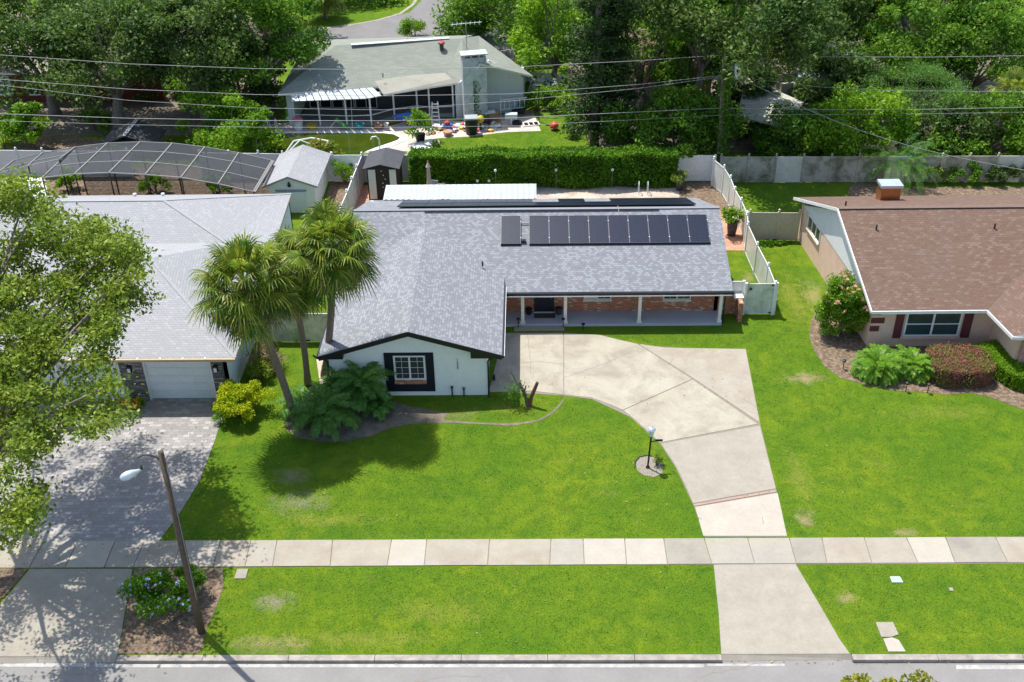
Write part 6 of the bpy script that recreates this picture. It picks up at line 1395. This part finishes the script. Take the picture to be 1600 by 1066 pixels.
def gframe(q, p):
    q.beam((p.x-.9, p.y, 0), (p.x-.9, p.y, 1.6), .08, .08); q.beam((p.x-.9, p.y, 1.35), (p.x+1.1, p.y+.5, 1.35), .07, .07); q.beam((p.x-.9, p.y, .6), (p.x+1.1, p.y+.5, .6), .07, .07)
    for k in range(5): x = p.x-.6+k*.38; q.beam((x, p.y+.08+k*.1, .6), (x, p.y+.08+k*.1, 1.35), .05, .05)
simple('railing', 'white railing section leaning at the pale blue wall', 'railing', [('rail_frame', 'white', gframe)], 801, 183)
simple('side_table', 'small white and glass table on the patio', 'table', [('table_top', 'pwater', lambda q, p: q.box((p.x, p.y, .75), .9, .5, .35)), ('leg', 'white', lambda q, p: q.tube([(p.x, p.y, 0), (p.x, p.y, .58)], .05, 6))], 799, 196)
simple('storage_box', 'tan cardboard box against the chimney wall', 'box', [('carton', 'wood_light', lambda q, p: q.box((p.x, p.y, .38), 1.0, .7, .7, .3)), ('flap', 'cream', lambda q, p: q.box((p.x-.1, p.y-.2, .78), .8, .4, .03, .3, 0, .3))], 768, 189)
simple('potting_bench', 'low dark potting bench with plants against the chimney', 'bench', [('bench_top', 'wood', lambda q, p: q.box((p.x, p.y, .35), 1.6, .6, .08, .2)), ('legs', 'wood', lambda q, p: q.box((p.x, p.y, .15), 1.2, .3, .3, .2)), ('plant', 'hedge', lambda q, p: [q.add([(p.x-.6+.04*i, p.y+.1*math.sin(i), .4), (p.x-.52+.04*i, p.y+.1*math.sin(i), .6+.1*(i % 3)), (p.x-.48+.04*i, p.y+.15*math.sin(i), .42)], [(0, 1, 2)]) for i in range(28)])], 752, 194)
simple('wheelbarrow', 'dark wheelbarrow tipped on the right of the patio', 'wheelbarrow', [('tray', 'navy', lambda q, p: q.add([(p.x-.6, p.y-.35, .6), (p.x+.5, p.y-.35, .65), (p.x+.5, p.y+.35, .65), (p.x-.6, p.y+.35, .6), (p.x-.3, p.y-.2, .25), (p.x+.3, p.y-.2, .25), (p.x+.3, p.y+.2, .25), (p.x-.3, p.y+.2, .25)], [(0, 4, 5, 1), (1, 5, 6, 2), (2, 6, 7, 3), (3, 7, 4, 0), (4, 7, 6, 5)])), ('wheel', 'black', lambda q, p: q.tube([(p.x-.65, p.y-.04, .2), (p.x-.65, p.y+.04, .2)], .2, 12)), ('handle', YEL, lambda q, p: q.tube([(p.x+.3, p.y-.2, .5), (p.x+1.2, p.y+.1, .8)], .03, 5))], 812, 182)
simple('tire', 'black tyre lying on the right end of the patio', 'tyre', [('rubber', 'black', lambda q, p: [q.tube([(p.x+.3*math.cos(a), p.y+.3*math.sin(a), .12), (p.x+.3*math.cos(a+.55), p.y+.3*math.sin(a+.55), .12)], .1, 6) for a in np.arange(0, 6.28, .52)])], 808, 194)
simple('window_sash', 'white window sash lying flat at the patio corner', 'window sash', [('frame', 'white', lambda q, p: (q.box((p.x, p.y-.35, .06), 1.2, .08, .06, .2), q.box((p.x, p.y+.35, .06), 1.2, .08, .06, .2), [q.box((p.x-.55+.37*k, p.y-.02+.07*(k-1.5), .06), .07, .64, .055, .2) for k in range(4)])), ('pane', 'glass_dark', lambda q, p: q.box((p.x, p.y, .035), 1.1, .6, .01, .2))], 830, 195)
simple('crate', 'blue crate with red toy on the cluttered patio', 'crate', [('crate_body', BLUE, lambda q, p: q.box((p.x, p.y, .2), .6, .45, .4, .1)), ('toy', RED, lambda q, p: q.blob((p.x, p.y, .5), .22, .2, .16, 3, .1))], 699, 202)
simple('plant_pot', 'round brown basket at the lawn edge of the patio', 'basket', [('basket_body', 'terracotta', lambda q, p: q.lathe((p.x, p.y, 0), [(.25, 0), (.38, .3), (.34, .36), (.01, .3)], 10))], 700, 212)
simple('lamp_post', 'thin black yard post by the wild grass', 'post', [('pole', 'black', lambda q, p: q.tube([(p.x, p.y, 0), (p.x, p.y, 2.7)], .05, 6)), ('head', 'darkgrey', lambda q, p: q.box((p.x-.08, p.y, 2.75), .35, .2, .15))], 842, 190)
simple('round_table', 'white round table lying at the lawn edge near the pool', 'table', [('table_top', 'white', lambda q, p: q.tube([(p.x, p.y, .3), (p.x, p.y, .36)], .55, 16)), ('base', 'white', lambda q, p: q.tube([(p.x, p.y, 0), (p.x, p.y, .3)], .2, 8))], 675, 229)
simple('paving_slab', 'white slab leaning at the hedge corner near the pool', 'slab', [('plate', 'white', lambda q, p: q.box((p.x, p.y, .15), 1.0, 1.5, .08, .5))], 657, 232)
p = C(684, 232); bush('box_shrub', 'small dark round shrub on the lawn near the pool', (p.x, p.y), (.5, .4, .3), M['oak_dark'], 141, nc=10, per=60, cr=.2, leaf=.06)
r = random.Random(9); cols = [('white', 9), ('cream', 8), ('steel', 5), (BLUE, 3), (RED, 3), (YEL, 3), ('darkgrey', 4), ('wood_light', 6), (TEAL, 2), (PINK, 2)]
q = MB(); mats = []; 
for mi, (m_, n_) in enumerate(cols):
    mats.append(M[m_] if isinstance(m_, str) else m_)
    for k in range(n_*3):
        u = r.uniform(665, 785); v = 209-(u-665)*.05+r.uniform(-13, 2); p = g(u, v); s_ = r.uniform(.08, .26)
        if k % 2: q.box((p.x, p.y, s_*.4), s_*1.6, s_, s_*.8, r.uniform(0, 3), mi, r.uniform(-.5, .5))
        else: q.blob((p.x, p.y, s_*.4), s_, s_*.8, s_*.5, k, .3, 6, mi)
tag(q.build('patio_clutter', mats), 'scattered toys, scraps and boxes over the sunny back patio', 'clutter', kind='stuff')
q = MB()
for k in range(60):
    u, v = r.uniform(815, 880), r.uniform(122, 148); p = g(u, v); L = r.uniform(.4, 1.3); a = r.uniform(0, 3.1)
    if k % 3: q.beam((p.x, p.y, r.uniform(.05, .3)), (p.x+L*math.cos(a), p.y+L*math.sin(a), r.uniform(.1, 1.1)), .06, .05)
    else: q.box((p.x, p.y, .2), r.uniform(.3, .8), r.uniform(.3, .6), .3, a, 0, r.uniform(-.6, .6))
tag(q.build('junk_pile', M['white']), 'pile of broken white furniture and frames behind the pale blue house', 'junk pile', kind='stuff')
bk = C(863, 178)
simple('bicycle', 'bicycle wheel frame lying in the wild grass near the black post', 'bicycle', [('wheel', 'grey', lambda q, p: [q.tube([(p.x+.33*math.cos(a), p.y, .35+.33*math.sin(a)), (p.x+.33*math.cos(a+.4), p.y, .35+.33*math.sin(a+.4))], .02, 4) for a in np.arange(0, 6.28, .39)]), ('wheel', 'grey', lambda q, p: [q.tube([(p.x+1+.33*math.cos(a), p.y, .35+.33*math.sin(a)), (p.x+1+.33*math.cos(a+.4), p.y, .35+.33*math.sin(a+.4))], .02, 4) for a in np.arange(0, 6.28, .39)]), ('frame', 'black', lambda q, p: (q.tube([(p.x, p.y, .35), (p.x+.35, p.y, .75), (p.x+.8, p.y, .75), (p.x+1, p.y, .35)], .025, 5), q.tube([(p.x+.35, p.y, .75), (p.x+.5, p.y, .35), (p.x+.8, p.y, .75)], .025, 5)))], 851, 184)
# grey solid fence beyond
fence('grey panel fence behind the sage-roofed house', [g(806, 108), g(868, 104)], h=1.7, mat='grey', caps=False, step=2.2, name='panel_fence')

# ============================================================ UTILITY POLE AND WIRES
YP = 67.6
pp_ = gy(1132, 92, YP); px_ = pp_.x-.0
UP = thing('utility_pole', 'vine-covered utility pole with white transformer can behind the fence', 'utility pole', (px_+.35, YP, 0))
q = MB(); q.tube([(px_+.35, YP, -.1), (px_, YP, pp_.z+.3)], [.20, .14], 10); q.build('pole', M['bark_grey'], UP)
tf = gy(1153, 104, YP-.1); q = MB(); q.lathe((tf.x, YP-.25, tf.z-.75), [(.2, 0), (.26, .05), (.26, 1.0), (.18, 1.08), (.08, 1.1), (.06, 1.3), (.01, 1.32)], 12); q.build('transformer', M['steel'], UP, True)
q = MB(); q.beam((tf.x, YP-.2, tf.z-.2), (px_, YP, tf.z-.2), .06, .08); q.build('bracket', M['grey'], UP)
r_ = np.random.default_rng(7); n_ = 3000; zz_ = r_.random(n_)**.9*(pp_.z+.2); an = r_.random(n_)*6.28; rr_ = .16+.42*r_.random(n_)**1.5*(.3+.7*np.sin(zz_*1.1+1)**2)
leaf_obj('climbing_vine', np.column_stack([px_+.3-.03*zz_+.12+rr_*np.cos(an), YP+rr_*np.sin(an), zz_]), .10, M['mid'], UP, seed=8)
WM = pmat('wire', (.36, .36, .36), (.30, .30, .30), 1, .5)
def wire(lab, pts, rad=.022, dy=0):
    rad *= .7
    P = [gy(u, v, YP+dy) for u, v in pts]; q = MB(); Q = []
    # smooth quadratic sag through the seen points
    for i in range(len(P)-1):
        for k in range(8): Q.append(P[i].lerp(P[i+1], k/8))
    Q.append(P[-1]); q.tube(Q, rad, 5); o = q.build('power_line', WM); tag(o, lab, 'power line', 'power lines across the back yards')
wire('topmost power line from the left edge to the pole', [(-80, 80), (0, 86), (200, 100), (400, 107.5), (600, 109), (800, 105), (1000, 95), (1132, 86)])
wire('topmost power line from the pole to the right edge', [(1132, 84), (1300, 89), (1450, 89.5), (1680, 86)])
wire('second power line from the top left of the pole', [(-80, 116), (0, 124), (200, 139.5), (400, 148), (600, 150), (800, 147), (1000, 132), (1128, 118)])
wire('third power line, crossing the second near the left edge', [(-80, 121), (0, 133), (200, 157), (400, 169), (600, 172), (800, 158), (1000, 138), (1128, 120)], .018)
wire('faint third power line right of the pole', [(1132, 118), (1280, 136), (1400, 142), (1680, 144)], .016)
wire('thick lower power line left of the pole', [(-80, 172), (0, 178), (200, 185), (400, 188.5), (600, 189), (800, 184.5), (1000, 175), (1128, 169)], .026)
wire('thick lower power line right of the pole', [(1128, 169), (1300, 171.5), (1450, 171), (1680, 166)], .026)
wire('lowest power line left of the pole', [(-80, 184), (0, 189), (200, 195), (400, 199), (600, 199.5), (800, 197), (1000, 187), (1128, 180)], .018)
wire('lowest power line right of the pole', [(1128, 180), (1300, 179), (1450, 178), (1680, 174)], .016)
def drop():
    a = gy(1148, 118, YP); c = Vector((37, 61, 3.2)); c2 = gy(1600, 266, 63.5); q = MB(); Q = [a.lerp(c2, k/20)-Vector((0, 0, .9*math.sin(math.pi*k/20))) for k in range(21)]; d_ = (c2-a); Q.append(c2+d_*.12); q.tube(Q, .02, 5)
    tag(q.build('power_line', WM), 'service cable slanting down from the pole to the right edge', 'power line', 'power lines across the back yards')
drop()

# ============================================================ GRASS BLADES (uncountable)
def lawn(polys, n, seed):
    r = np.random.default_rng(seed); out = []
    for px, dens in polys:
        pl = [(g(u, v).x, g(u, v).y) for u, v in px]; xs = [p[0] for p in pl]; ys = [p[1] for p in pl]; A = (max(xs)-min(xs))*(max(ys)-min(ys)); k = int(A*dens)
        x = r.uniform(min(xs), max(xs), k); y = r.uniform(min(ys), max(ys), k); m = inpoly(x, y, pl); out.append(np.column_stack([x[m], y[m]]))
    P = np.vstack(out); n = len(P); a = r.random(n)*6.283; wv = .010+.012*r.random(n); h = .018+.03*r.random(n)
    V = np.empty((n, 3, 3)); dx, dy = np.cos(a)*wv, np.sin(a)*wv
    V[:, 0] = np.column_stack([P[:, 0]-dx, P[:, 1]-dy, np.zeros(n)]); V[:, 1] = np.column_stack([P[:, 0]+dx, P[:, 1]+dy, np.zeros(n)])
    le = r.normal(size=(n, 2))*.03; V[:, 2] = np.column_stack([P[:, 0]+le[:, 0], P[:, 1]+le[:, 1], h])
    return V.reshape(-1, 3), np.arange(n*3).reshape(-1, 3)
LAWN = [([(350, 660), (345, 700), (315, 757), (285, 806), (252, 845), (1097, 837), (1083, 795), (1055, 735), (1030, 695), (985, 655), (925, 628), (880, 622), (872, 645), (840, 662), (800, 668), (700, 663), (610, 673), (560, 692), (480, 694), (445, 680), (440, 655), (470, 600), (460, 545), (430, 560), (410, 660)], 200),
        ([(352, 890), (1112, 884), (1125, 1019), (322, 1021), (330, 985), (342, 950)], 240), ([(1247, 884), (1640, 882), (1640, 1018), (1330, 1018), (1290, 955)], 230),
        ([(1232, 838), (1217, 766), (1190, 663), (1167, 545), (1100, 543), (1000, 536), (940, 522), (1150, 522), (1190, 500), (1215, 490), (1190, 390), (1240, 390), (1268, 470), (1262, 520), (1272, 552), (1290, 578), (1312, 595), (1352, 606), (1400, 615), (1520, 618), (1545, 625), (1600, 646), (1680, 670), (1680, 840)], 190),
        ([(600, 620), (760, 619), (830, 612), (878, 622), (865, 642), (800, 658), (700, 655), (640, 645)], 220), ([(640, 225), (690, 216), (790, 207), (845, 200), (900, 195), (900, 240), (640, 240)], 90)]
V, F = lawn(LAWN, 0, 200)
o = np_mesh('lawn_grass', V, F, M['blades']); tag(o, 'short green lawn grass around the houses', 'grass', kind='stuff')

r = np.random.default_rng(301); Q = []
for (u0, u1, v0, v1, n_, zz_) in ((0, 340, 640, 850, 260, .03), (0, 1600, 1023, 1034, 260, -.115), (0, 420, 850, 888, 110, .055), (800, 1180, 530, 660, 60, .035), (400, 1100, 690, 835, 70, .05), (1230, 1600, 620, 835, 60, .05), (300, 1120, 890, 1015, 60, .05)):
    for i in range(n_):
        p = g(r.uniform(u0, u1), r.uniform(v0, v1)); Q.append((p.x, p.y, zz_))
leaf_o = leaf_obj('fallen_leaves', np.array(Q), .035, M['dead'], None, up=3, seed=302, aspect=.6); tag(leaf_o, 'scattered dry fallen leaves on the paving, lawn and road edge', 'leaves', kind='stuff')
